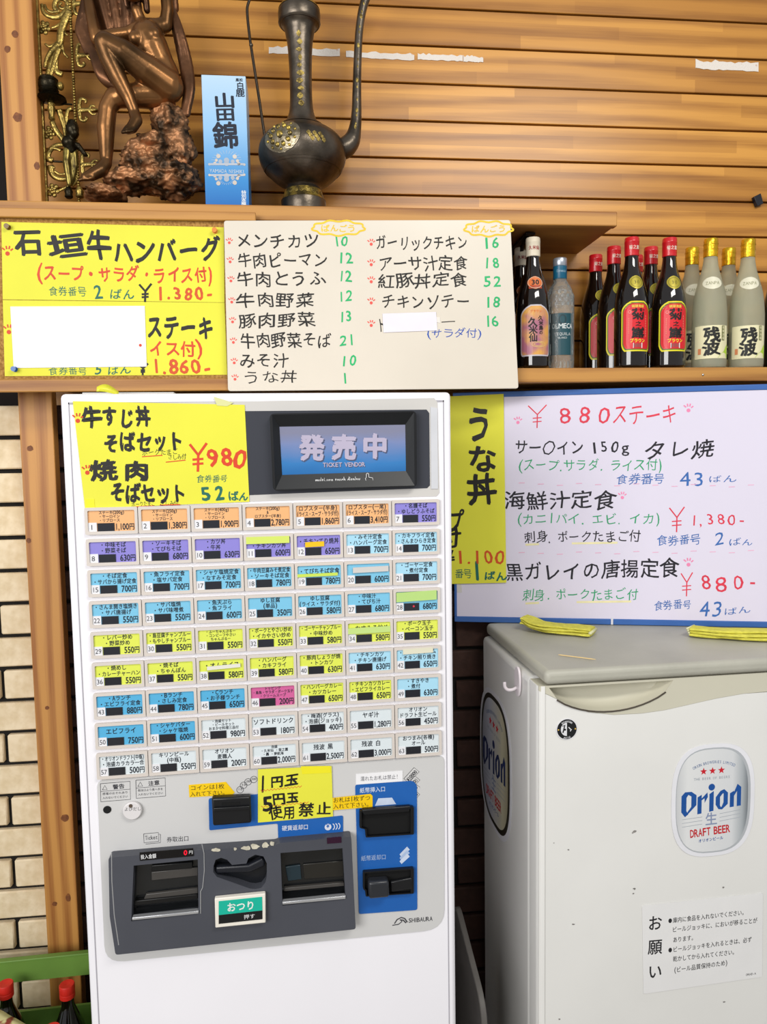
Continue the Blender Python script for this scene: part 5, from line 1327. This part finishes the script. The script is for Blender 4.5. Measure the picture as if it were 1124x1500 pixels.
# far leg: knee lower, foot at the base
chain([(238, 140, .004, 20), (206, 146, .020, 17), (178, 152, .028, 14)])
chain([(172, 152, .028, 13), (163, 168, .028, 12.5), (160, 195, .026, 12.5), (160, 225, .024, 10), (160, 243, .024, 8)])
chain([(160, 246, .026, 8.5), (154, 258, .034, 9.5), (142, 268, .044, 8), (135, 272, .050, 6)])
for f in range(5): chain([(146 - f * 3.6, 273 + f * .2, .050 - f * .001, 3), (141 - f * 3.6, 276 + f * .2, .056 - f * .001, 2.4)])
bd = obj('figure', bm, BZ, st, origin=so_); remesh(bd, .0024, 3, .5)
# hair
bm = bmesh.new(); ball(bm, S(198, -20, .0), 19 * ks, 18, 12, (.98, 1.0, 1.08)); ball(bm, S(204, -26, -.012), 16 * ks, 14, 10)
for k in range(14):
    a = k * .42; capsule(bm, S(198 + 17 * math.cos(a), -20 + 15 * math.sin(a * .8) - 6, -.002 + .006 * math.sin(3 * a)), S(201 + 13 * math.cos(a + .5), -14 + 12 * math.sin(a * .8), -.008), 4.2 * ks, 3 * ks, 8)
capsule(bm, S(183, -10, .002), S(186, 10, -.002), 6 * ks, 4 * ks); capsule(bm, S(212, -10, .002), S(215, 14, -.004), 6 * ks, 4.5 * ks)
h_ = obj('hair', bm, BZD, st, origin=so_); remesh(h_, .0030, 1)
# drapery: folds as bundles of tapering tubes fused together
bm = bmesh.new()
def fold(ps, r):
    pp = smooth_path([S(*p) for p in ps], 5); n = len(pp)
    tube(bm, pp, [r * ks * (.75 + .35 * math.sin(math.pi * (k + 1) / (n + 1))) for k in range(n)], 8)
random.seed(9)
for k in range(8):      # hanging behind the head and left arm, from the raised hand
    fold([(132 + k * 8, -40 + k * 2, -.006), (140 + k * 8.5, 0, -.012 + .006 * (k % 2)), (150 + k * 7, 35, -.014 + .007 * (k % 2)), (158 + k * 5, 62, -.010)], 6.5)
for k in range(4):      # bunch outside the left forearm
    fold([(128 - k * 1.5, -35, .0), (122 + k * 3, 10, .004 + .005 * (k % 2)), (116 + k * 5, 45, .008), (121 + k * 5, 62, .010), (130 + k * 4, 84, .012 + .004 * (k % 2))], 4.2)
for k in range(4):      # swag from the elbow under the knee
    fold([(132 + k * 5, 70, .012), (142 + k * 4, 98, .022), (150 + k * 4, 118 + k * 2, .026), (160 + k * 5, 130 + k * 2, .020), (180 + k * 5, 140, .008)], 4.6)
for k in range(4):      # falling down the right side to the rock
    fold([(246 + k * 2, 8, -.010), (256 + k * 3, 45, -.010 + .006 * (k % 2)), (266 + k * 3.5, 90, -.008), (272 + k * 3, 130, -.004 + .006 * (k % 2)), (270 + k * 2, 160, .002), (266 + k * 3, 172, .004)], 5.0)
for k in range(3): fold([(236 + k * 8, -50, -.004), (243 + k * 5, -20, -.010), (248 + k * 4, 12, -.012)], 5.5)
dr = obj('drapery', bm, BZD, st, origin=so_); remesh(dr, .0030, 2)
# rock
def rockball(bm, c, r, sc, seed, amp=.24):
    b2 = bmesh.new(); bmesh.ops.create_icosphere(b2, subdivisions=5, radius=1)
    for v in b2.verts:
        n = noise.noise(v.co * 1.7 + Vector((seed, 0, 0))) * amp + abs(noise.noise(v.co * 4.0 + Vector((0, seed, 0)))) * amp * .8 + noise.noise(v.co * 8 + Vector((seed, seed, 0))) * amp * .55 - abs(noise.noise(v.co * 5 + Vector((seed, 2, 0)))) * amp * 1.0
        v.co = v.co * (1 + n)
    for v in b2.verts: v.co = Vector((v.co.x * sc[0], v.co.y * sc[1], v.co.z * sc[2])) * r + c
    me = bpy.data.meshes.new('t'); b2.to_mesh(me); b2.free(); bm.from_mesh(me); bpy.data.meshes.remove(me)
bm = bmesh.new()
rockball(bm, S(246, 176, -.012), 27 * ks, (1.0, 1.0, 1.05), 1); rockball(bm, S(258, 215, -.02), 27 * ks, (.95, .9, 1.1), 2)
rockball(bm, S(214, 235, -.014), 36 * ks, (1.15, 1.0, .78), 3); rockball(bm, S(250, 262, -.012), 36 * ks, (1.1, 1.1, .72), 4)
rockball(bm, S(196, 264, -.012), 34 * ks, (1.15, 1.1, .5), 5); rockball(bm, S(225, 212, .006), 22 * ks, (1.1, 1.2, .6), 6); rockball(bm, S(235, 150, -.01), 16 * ks, (1.2, 1, .6), 8)
rockball(bm, S(156, 288, .006), 22 * ks, (1.25, 1.6, .48), 9)
for v in bm.verts:
    if v.co.z < UZ + .002: v.co.z = UZ + .002
rk = obj('rock', bm, RK, st, origin=so_); remesh(rk, .0024, 0)
bm = bmesh.new()
pl = Plane((so_.x, so_.y, 0), (1, 0, 0), (0, 1, 0)); pts = []
for k in range(40):
    t = k * math.pi / 20; rr_ = 1 + .05 * math.sin(3 * t) + .04 * math.sin(7 * t + 1)
    pts.append((rr_ * 80 * ks * math.cos(t) , rr_ * 44 * ks * math.sin(t) + .004))
prism(bm, pl, pts, UZ, UZ + .006)
obj('base', bm, RK, st, bevel=.004, origin=so_)

# ---- gilded openwork panel left of the statue
GD = mat('gilt', 'b09650', .32, .82, col2='453818', scale=60, bump=.5, bscale=200, ramp=(.3, .6))
GDD = mat('gilt_dark', '2c2618', .35, .8, var=.4, scale=50, bump=.5, bscale=160)
DO = .085
def O3(x, y, dd=0): return T_(x, y, dd, DO)
oo = O3(90, 299); oo.z = UZ
op = empty('gilded_panel', oo, 'ornate gilded openwork scroll panel standing between the pine post and the statue', 'ornament')
ax0 = W.ab(57, 150, DO).x
def bar(x, ww, m, nm, dd=0, top=-70):
    a = W.ab(x, 150, DO).x
    obj(nm, box(bmesh.new(), W, a - ww / 2, a + ww / 2, ZU + .0007, W.ab(100, top, DO).y, DO - .006 + dd, DO + .006 + dd), m, op, bevel=.0015)
bar(57.5, .007, GDD, 'frame_bar'); bar(62.5, .0045, GD, 'frame_bar', .002)
xb = W.ab(105.5, 60, DO).x
bm = bmesh.new(); zt_ = W.ab(105, -70, DO).y; z = ZU + .004
P_ = lambda a, b, d: W.world(a, b, d)
tube(bm, [P_(xb, ZU + .001, DO), P_(xb, zt_, DO)], .0018, 6)
obj('rod', bm, GDD, op)
bm = bmesh.new()
while z < zt_:
    ball(bm, P_(xb, z, DO + .002), .0033, 8, 5, (1.1, 1, .85)); z += .0056
obj('beads', bm, GD, op, smooth=True, kind='stuff')
def ln(pts, r0, r1, m=GD, nm='scroll', dd=0, flat=.6):
    r0 *= 1.22; r1 *= 1.22; pp = smooth_path([O3(x, y, dd) for x, y in pts], 5); n = len(pp)
    return obj(nm, tube(bmesh.new(), pp, [(r0 + (r1 - r0) * k / (n - 1)) * ks for k in range(n)], 8, flat=flat), m, op, smooth=True, origin=oo)
def spiral(cx, cy, r0, turns, a0, sgn, w0, w1, nm='scroll'):
    pts = [(cx + r0 * (1 - .82 * t) * math.cos(a0 + sgn * turns * 2 * math.pi * t), cy + r0 * (1 - .82 * t) * math.sin(a0 + sgn * turns * 2 * math.pi * t)) for t in [k / 14 for k in range(15)]]
    return ln(pts, w0, w1, nm=nm)
spiral(91, 7, 12, 1.4, 2.2, 1, 3.2, 1.4); spiral(91, -30, 12, 1.3, 1.2, -1, 3.2, 1.4)
ln([(61, 6), (64, 18), (73, 24), (84, 25), (95, 19), (101, 10)], 2, 4.2); ln([(66, 8), (70, 16), (78, 19), (88, 17)], 1.4, 2.2, dd=.003)
ln([(102, 16), (95, 30), (90, 45), (88, 62), (82, 78), (74, 95), (70, 112)], 5.5, 3.2, nm='leaf'); ln([(90, 58), (80, 66), (72, 68), (66, 64)], 3, 1.2, nm='leaf'); ln([(87, 66), (76, 76), (69, 88), (66, 100)], 4, 1.6, nm='leaf', dd=.003)
ln([(88, 72), (82, 88), (78, 102), (74, 116)], 3.6, 2.0, nm='leaf', dd=.004); ln([(84, 80), (82, 95), (84, 106), (92, 110)], 3.2, 3.4, nm='leaf', dd=.002); ln([(90, 62), (93, 76), (100, 85)], 2.2, 1.0, nm='leaf')
ln([(76, 41), (84, 38), (92, 33)], 1.6, 2.2); ln([(93, 40), (95, 48), (100, 52)], 2, .8, nm='leaf')
def rosette(cx, cy):
    bm = bmesh.new()
    for ring, n, r in ((6.5, 6, 3.3), (3.2, 5, 2.6)):
        for k in range(n):
            a = k * 2 * math.pi / n + ring; ball(bm, O3(cx + ring * math.cos(a), cy + ring * 1.15 * math.sin(a), .001 + (6.5 - ring) * .0008), r * ks, 10, 6, (1, .6, 1))
    ball(bm, O3(cx, cy, .005), 2.0 * ks, 8, 6)
    obj('rosette', bm, GD, op, smooth=True, origin=oo)
rosette(65, 41); rosette(73, 195); rosette(78, 279)
def finial(cy, sx=0):
    x = 110 + sx
    ln([(x, cy), (x + 1, cy - 13), (x + 5, cy - 16), (x + 10, cy - 14), (x + 9, cy - 10)], 2.6, 1.6, nm='finial'); ln([(x, cy), (x + 2, cy + 13), (x + 7, cy + 16), (x + 11, cy + 13), (x + 9, cy + 10)], 2.6, 1.6, nm='finial')
    ln([(x, cy + 1), (x + 10, cy), (x + 20, cy), (x + 27, cy - 1)], 3.4, 1.0, nm='finial'); ln([(x + 14, cy), (x + 18, cy - 6), (x + 24, cy - 5)], 2.0, 1.0, nm='finial'); ln([(x + 14, cy), (x + 19, cy + 6), (x + 25, cy + 6)], 2, 1, nm='finial')
finial(5, -2); finial(81, 3); finial(161, 6); finial(241, 10)
# candle arm with dark socket
def lat(nm, cx, cy, prof, m, dd=.0):
    c = O3(cx, cy, dd); obj(nm, lathe(bmesh.new(), c, [(r * ks, z * ks) for r, z in prof], 18), m, op, smooth='auto', origin=oo)
lat('candle_socket', 75, 144, [(6, 0), (11, 3), (13.5, 7), (12, 9), (13.5, 12), (13.5, 17), (11.5, 19), (13, 22), (10, 25), (5, 26)], GDD, .012)
bm = bmesh.new(); ball(bm, O3(92, 131, .014), 6 * ks, 12, 8, (.8, .8, 1)); obj('boss', bm, GD, op, smooth=True, origin=oo)
lat('drip_pan', 79, 153, [(5, -2), (12, 0), (20, 3), (17, 4.5), (19, 6), (9, 8)], GDD, .012)
lat('candle_stem', 79, 180, [(3, 0), (4.5, 2), (4, 8), (5.5, 14), (5.5, 18), (4.4, 19), (5.5, 22), (4.6, 24)], GD, .012)
ln([(79, 181), (84, 193), (92, 204), (97, 210)], 3.2, 3.2, nm='candle_arm', dd=.012); ln([(98, 210), (96, 190), (91, 172), (88, 163)], 2, 4, nm='leaf', dd=.006); ln([(98, 208), (98, 180), (100, 164), (106, 160)], 2, 2.6, nm='leaf', dd=.004)
def darkfig():
    bm = bmesh.new()
    ball(bm, O3(109, 193, .014), 9.5 * ks, 12, 8, (1, .9, 1.1)); capsule(bm, O3(108, 186, .010), O3(112, 200, .016), 8 * ks, 7 * ks)
    capsule(bm, O3(103, 212, .010), O3(106, 222, .008), 10 * ks, 7 * ks); capsule(bm, O3(116, 215, .008), O3(126, 228, .004), 4 * ks, 3 * ks); capsule(bm, O3(96, 212, .008), O3(98, 206, .012), 4 * ks, 3 * ks)
    o = obj('cherub_figure', bm, GDD, op, origin=oo); remesh(o, .0025, 1)
    bm = bmesh.new(); capsule(bm, O3(101, 224, .01), O3(100, 240, .012), 6 * ks, 5 * ks); capsule(bm, O3(100, 240, .012), O3(104, 272, .010), 5.5 * ks, 4 * ks); capsule(bm, O3(110, 226, .006), O3(112, 245, .006), 5 * ks, 4 * ks); capsule(bm, O3(112, 245, .006), O3(107, 268, .006), 4 * ks, 3 * ks)
    o = obj('cherub_body', bm, mat('gilt_old', '8c7c40', .32, .8, col2='3c3018', scale=40, ramp=(.35, .6)), op, origin=oo); remesh(o, .0025, 1)
darkfig()
ln([(95, 212), (82, 214), (73, 222), (71, 232), (78, 236)], 2.6, 3.8, dd=.002); ln([(74, 218), (84, 219), (90, 222)], 1.6, 1.6, dd=.004)
ln([(74, 243), (76, 254), (84, 261), (96, 262), (106, 257)], 4.0, 2.4); ln([(72, 250), (76, 243), (80, 247)], 2.2, 1.4); ln([(80, 251), (88, 256), (98, 255)], 1.5, 1.5, dd=.003)
ln([(87, 279), (94, 276), (102, 272)], 1.8, 2.2); ln([(105, 245), (112, 252), (111, 264), (105, 272)], 3.2, 2.6, nm='leaf')
for x in (102, 118): lat('foot_cup', x, 291.5, [(4, 0), (6, 2), (5, 6), (6, 9), (5, 12), (3, 16)], GDD if x == 102 else GD, .004)
for y in (150, 235): bar_o = obj('cross_bar', tube(bmesh.new(), [O3(58, y), O3(106, y + 3)], .0022, 6), GDD, op, origin=oo)

# ================================================================== SMALL THINGS ON THE WALL
TT = mat('torn_tape', 'ddd5cc', .75, col2='b87a50', scale=70, ramp=(.22, .34), bump=.6, bscale=300)
def torn(x0, y0, x1, y1, h_, label):
    random.seed(int(x0)); n = 16; pts = [(x0, y0 + h_ / 2)]
    for k in range(n + 1): pts.append((x0 + (x1 - x0) * k / n, y0 + (y1 - y0) * k / n + h_ / 2 * random.uniform(.8, 1.1)))
    for k in range(n, -1, -1): pts.append((x0 + (x1 - x0) * k / n, y0 + (y1 - y0) * k / n - h_ / 2 * random.uniform(.4, 1.2)))
    obj('torn_tape', prism(bmesh.new(), W, [W.ab(*q, DW) for q in pts], DW + .0002, DW + .0016), TT, None, label, 'tape', group='torn tape left on the planks')
torn(394, 73, 498, 78, 11, 'torn white tape strip on the planks behind the ewer neck')
torn(507, 79, 607, 84, 10, 'torn white tape strip on the planks crossed by the ewer spout')
torn(612, 83, 678, 86, 9, 'torn white tape strip on the planks, longer one right of the spout'); torn(679, 86, 708, 87.5, 9, 'short square scrap of torn tape ending the row on the planks')
torn(1019, 94, 1111, 99, 14, 'lone torn white tape strip on the planks toward the right end')
pb_ = W.ab(1113, 293, .012)
sheet('black_clip', W, [(1105, 288), (1115, 283), (1119, 298), (1110, 302)], DW + .0004, DW + .012, mat('clip_black', '141620', .4), 'small black clip fixed on the planks above the frosted bottles', 'clip', bevel=.001)

# ================================================================== ON THE FRIDGE LID
TW = mat('yellow_towel', 'e2db58', .95, var=.18, scale=90, bump=1.0, bscale=260)
TW2 = mat('towel_hem', 'dedcb0', .95, var=.1, scale=90, bump=.8, bscale=260)
LZ = LIDZ + .0015
def towel(nm, path, wd, th, label, hem_i=()):
    """folded towel: a padded strip following PATH (pixel, extra height), layers visible at its ends"""
    e = None
    P_ = [at_z(x, y, LZ) + Vector((0, 0, h)) for x, y, h in path]; P_ = smooth_path(P_, 6); n = len(P_)
    lo_ = Vector((sum(p.x for p in P_) / n, sum(p.y for p in P_) / n, LZ)); e = empty(nm, lo_, label, 'towel')
    for layer in range(3):
        bm = bmesh.new(); rings = []
        for k, p in enumerate(P_):
            t = (P_[min(k + 1, n - 1)] - P_[max(k - 1, 0)]); t.z = 0; t.normalize(); s_ = Vector((-t.y, t.x, 0)); ring = []
            w0 = wd * (1 - .10 * layer) * (1 + .07 * math.sin(k * .5 + layer)); off = s_ * (.004 * math.sin(layer * 2 + k * .2)); z0 = layer * th
            for j in range(12):
                a = j * 2 * math.pi / 12; cx_ = math.cos(a); cz = math.sin(a)
                ring.append(bm.verts.new(p + off + s_ * (w0 / 2 * (abs(cx_) ** .5) * (1 if cx_ > 0 else -1)) + Vector((0, 0, z0 + th / 2 * 1.1 * (1 + (abs(cz) ** .6) * (1 if cz > 0 else -1)) * .92 + .0012 * noise.noise(p * 60 + Vector((j, 0, layer)))))))
            rings.append(ring)
        for r0, r1 in zip(rings, rings[1:]):
            for j in range(12): bm.faces.new((r0[j], r0[(j + 1) % 12], r1[(j + 1) % 12], r1[j]))
        bm.faces.new(rings[0]); bm.faces.new(rings[-1])
        obj('folded_layer', bm, TW, e, smooth='auto', origin=lo_)
    bm = bmesh.new(); k = n - 1; t = (P_[-1] - P_[-2]); t.z = 0; t.normalize(); s_ = Vector((-t.y, t.x, 0))
    tube(bm, [P_[-1] - s_ * wd * .45 + Vector((0, 0, th * 1.5)), P_[-1] + s_ * wd * .45 + Vector((0, 0, th * 1.4))], .0035, 8); obj('hem', bm, TW2, e, smooth=True, origin=lo_)
    if hem_i:
        bm = bmesh.new(); t = (P_[1] - P_[0]).normalized(); s_ = Vector((-t.y, t.x, 0))
        for q in range(4): tube(bm, [P_[0] - s_ * wd * .45 + Vector((0, 0, th * .5 + q * th * .7)) - t * .002 * q, P_[0] + s_ * wd * .42 + Vector((0, 0, th * .5 + q * th * .7)) - t * .003 * (3 - q)], .0022, 6)
        obj('hem', bm, TW2, e, smooth=True, origin=lo_)
    return e
towel('folded_towel', [(769, 920, .014), (776, 921, .012), (792, 924, .004), (822, 926, .001), (850, 928, .001), (869, 930, .001)], .055, .0050, 'folded yellow towel on the fridge lid near its left corner')
towel('folded_towel', [(1014, 930, .001), (1040, 933, .001), (1070, 935, .001), (1100, 936, .001), (1150, 937, .001)], .046, .0062, 'rolled yellow towel on the fridge lid at the right edge', (1,))
bm = bmesh.new(); a_ = at_z(818, 959, LIDZ + .0022); b_ = at_z(873, 966, LIDZ + .0022); tube(bm, [a_, a_ + (b_ - a_) * .06, a_ + (b_ - a_) * .9, b_], [.0004, .0011, .0011, .0006], 6)
obj('toothpick', bm, mat('toothpick_wood', 'e0c48a', .6), None, 'single wooden toothpick lying on the fridge lid', 'toothpick')

# ================================================================== LOWER LEFT: green crates with bottles
CG = mat('crate_green', '6e9440', .45, var=.18, scale=8)
CX0, CX1, CY0, CY1 = -.46, -.045, .16, .475
def crate(z0, h, label):
    """open bottle crate with grip openings in its walls"""
    e = empty('bottle_crate', ((CX0 + CX1) / 2, (CY0 + CY1) / 2, z0), label, 'crate', group='green bottle crates')
    def wall(pl, L, gx0, gx1):
        outer = [(0, 0), (L, 0), (L, h), (0, h)]
        hole = rounded([(gx0, h - .115), (gx1, h - .115), (gx1, h - .045), (gx0, h - .045)], [.006, .006, .022, .022], 4)
        return slab(pl, outer, [hole], 0, .006)
    back = Plane((CX0, CY1, z0), (1, 0, 0), (0, 0, 1)); frnt = Plane((CX0, CY0 + .006, z0), (1, 0, 0), (0, 0, 1))
    L = CX1 - CX0
    for nm, pl, LL in (('end_wall', back, L), ('end_wall', frnt, L)): obj(nm, wall(pl, LL, .03, LL - .03), CG, e, smooth='auto')
    left = Plane((CX0 + .006, CY1 - .0065, z0), (0, -1, 0), (0, 0, 1)); right = Plane((CX1, CY1 - .0065, z0), (0, -1, 0), (0, 0, 1)); LL = CY1 - CY0 - .013
    for pl in (left, right):
        pl.n = Vector((-1, 0, 0)); obj('side_wall', wall(pl, LL, .05, LL - .05), CG, e, smooth='auto')
    # rolled rim round the top, and the floor
    bm = bmesh.new()
    for x0, x1, y0, y1 in ((CX0 - .004, CX1 + .004, CY1 - .006, CY1 + .008), (CX0 - .004, CX1 + .004, CY0 - .008, CY0 + .006), (CX0 - .004, CX0 + .008, CY0 + .006, CY1 - .006), (CX1 - .008, CX1 + .004, CY0 + .006, CY1 - .006)):
        wbox(bm, x0, x1, y0, y1, z0 + h - .001, z0 + h + .005)
    obj('rim', bm, CG, e, bevel=.0015)
    bm = bmesh.new(); wbox(bm, CX0 + .0065, CX1 - .0065, CY0 + .0065, CY1 - .0065, z0 + .001, z0 + .007); obj('crate_floor', bm, CG, e)
    return e
rim = at_z(60, 1406, 0); r_ = ray(60, 1404); rz = (CAM + r_ * ((CY1 - CAM.y) / r_.y)).z
H_ = .26
cr = crate(rz - H_, H_, 'green plastic bottle crate with red capped bottles, top of its stack')
crate(rz - 2 * H_ - .006, H_, 'green plastic bottle crate at the bottom of its stack beside the ticket machine')
if rz - 2 * H_ - .006 > .02:
    bm = bmesh.new(); wbox(bm, CX0 - .02, CX1 - .0, CY0, CY1, 0, rz - 2 * H_ - .0065); obj('step_stool', bm, mat('stool_wood', '8a6236', .7, var=.2), None, 'low wooden block under the green bottle crates', 'stool')
RC = mat('soy_cap_red', 'd8261a', .5, var=.15, scale=40)
def soy(x, y, label):
    zt = rz - .012
    p = at_z(x, y, zt); c = Vector((p.x, p.y, zt - .24))
    e = empty('red_cap_bottle', c, label, 'bottle', group='red capped bottles in the green crate')
    obj('glass_body', lathe(bmesh.new(), c, sm([(.030, 0), (.034, .004), (.034, .12), (.031, .145), (.018, .180), (.0125, .20), (.0125, .236)]), 24), DKG, e, smooth='auto', origin=c)
    bm = lathe(bmesh.new(), c + Vector((0, 0, .212)), [(.0145, 0), (.0155, .001), (.0155, .010), (.0150, .0105), (.0155, .012), (.0155, .0275), (.0145, .0292), (.006, .0288), (.002, .0280)], 24)
    obj('cap', bm, RC, e, smooth='auto', origin=c)
soy(8, 1441, 'red capped dark bottle at the left edge of the green crate')
soy(98, 1442, 'red capped dark bottle standing nearest the ticket machine in the green crate')
soy(76, 1506, 'red capped dark bottle in front, its cap just at the bottom edge')
# printed snack bag in the crate's front corner
p = at_z(12, 1500, rz - .03)
bm = bmesh.new(); A0 = at_z(-30, 1462, rz - .012); B0 = at_z(38, 1500, rz - .012)
dv = (B0 - A0).normalized(); side = Vector((dv.y, -dv.x, 0)); n1, n2 = 14, 8; g = []
for a in range(n1 + 1):
    row_ = []
    for b in range(n2 + 1):
        t, u = a / n1, b / n2; row_.append(bm.verts.new(A0 + (B0 - A0) * t * 1.25 + side * (.10 * u) + Vector((0, 0, -.035 * u ** 1.5 + .008 * math.sin(math.pi * t) * math.sin(math.pi * u) + .002 * noise.noise(Vector((a, b, 0)) * .6)))))
    g.append(row_)
for a in range(n1):
    for b in range(n2): bm.faces.new((g[a][b], g[a + 1][b], g[a + 1][b + 1], g[a][b + 1]))
bg = mat('bag_print', 'd8d49a', .3, col2='8c2c28', scale=34, ramp=(.36, .44), detail=2)
o = obj('printed_packet', bm, bg, None, 'patterned plastic packet lying in the corner of the green crate', 'packet', smooth=True)
md = o.modifiers.new('s', 'SOLIDIFY'); md.thickness = .002

# grey tray leaning in the gap beside the machine
GT = mat('tray_grey', '6e6a66', .5, var=.15)
Q = Plane((.665, .14, 0), (.0, 1, 0), (.0, 0, 1)); Q.n = Vector((-1, 0, 0))
zt2 = .99
r_ = ray(690, 1362); tpt = CAM + r_ * ((.26 - CAM.y) / r_.y)
bm = bmesh.new()
ptsq = rounded([(.0, .02), (.24, .02), (.24, tpt.z), (.0, tpt.z - .08)], [.01, .01, .05, .05], 5)
Q = Plane((tpt.x - .004, .14, 0), (0, 1, 0), (0, 0, 1)); Q.n = Vector((1, 0, 0))
prism(bm, Q, ptsq, -.006, .006)
obj('serving_tray', bm, GT, None, 'grey tray standing upright in the gap between machine and fridge', 'tray', bevel=.002)
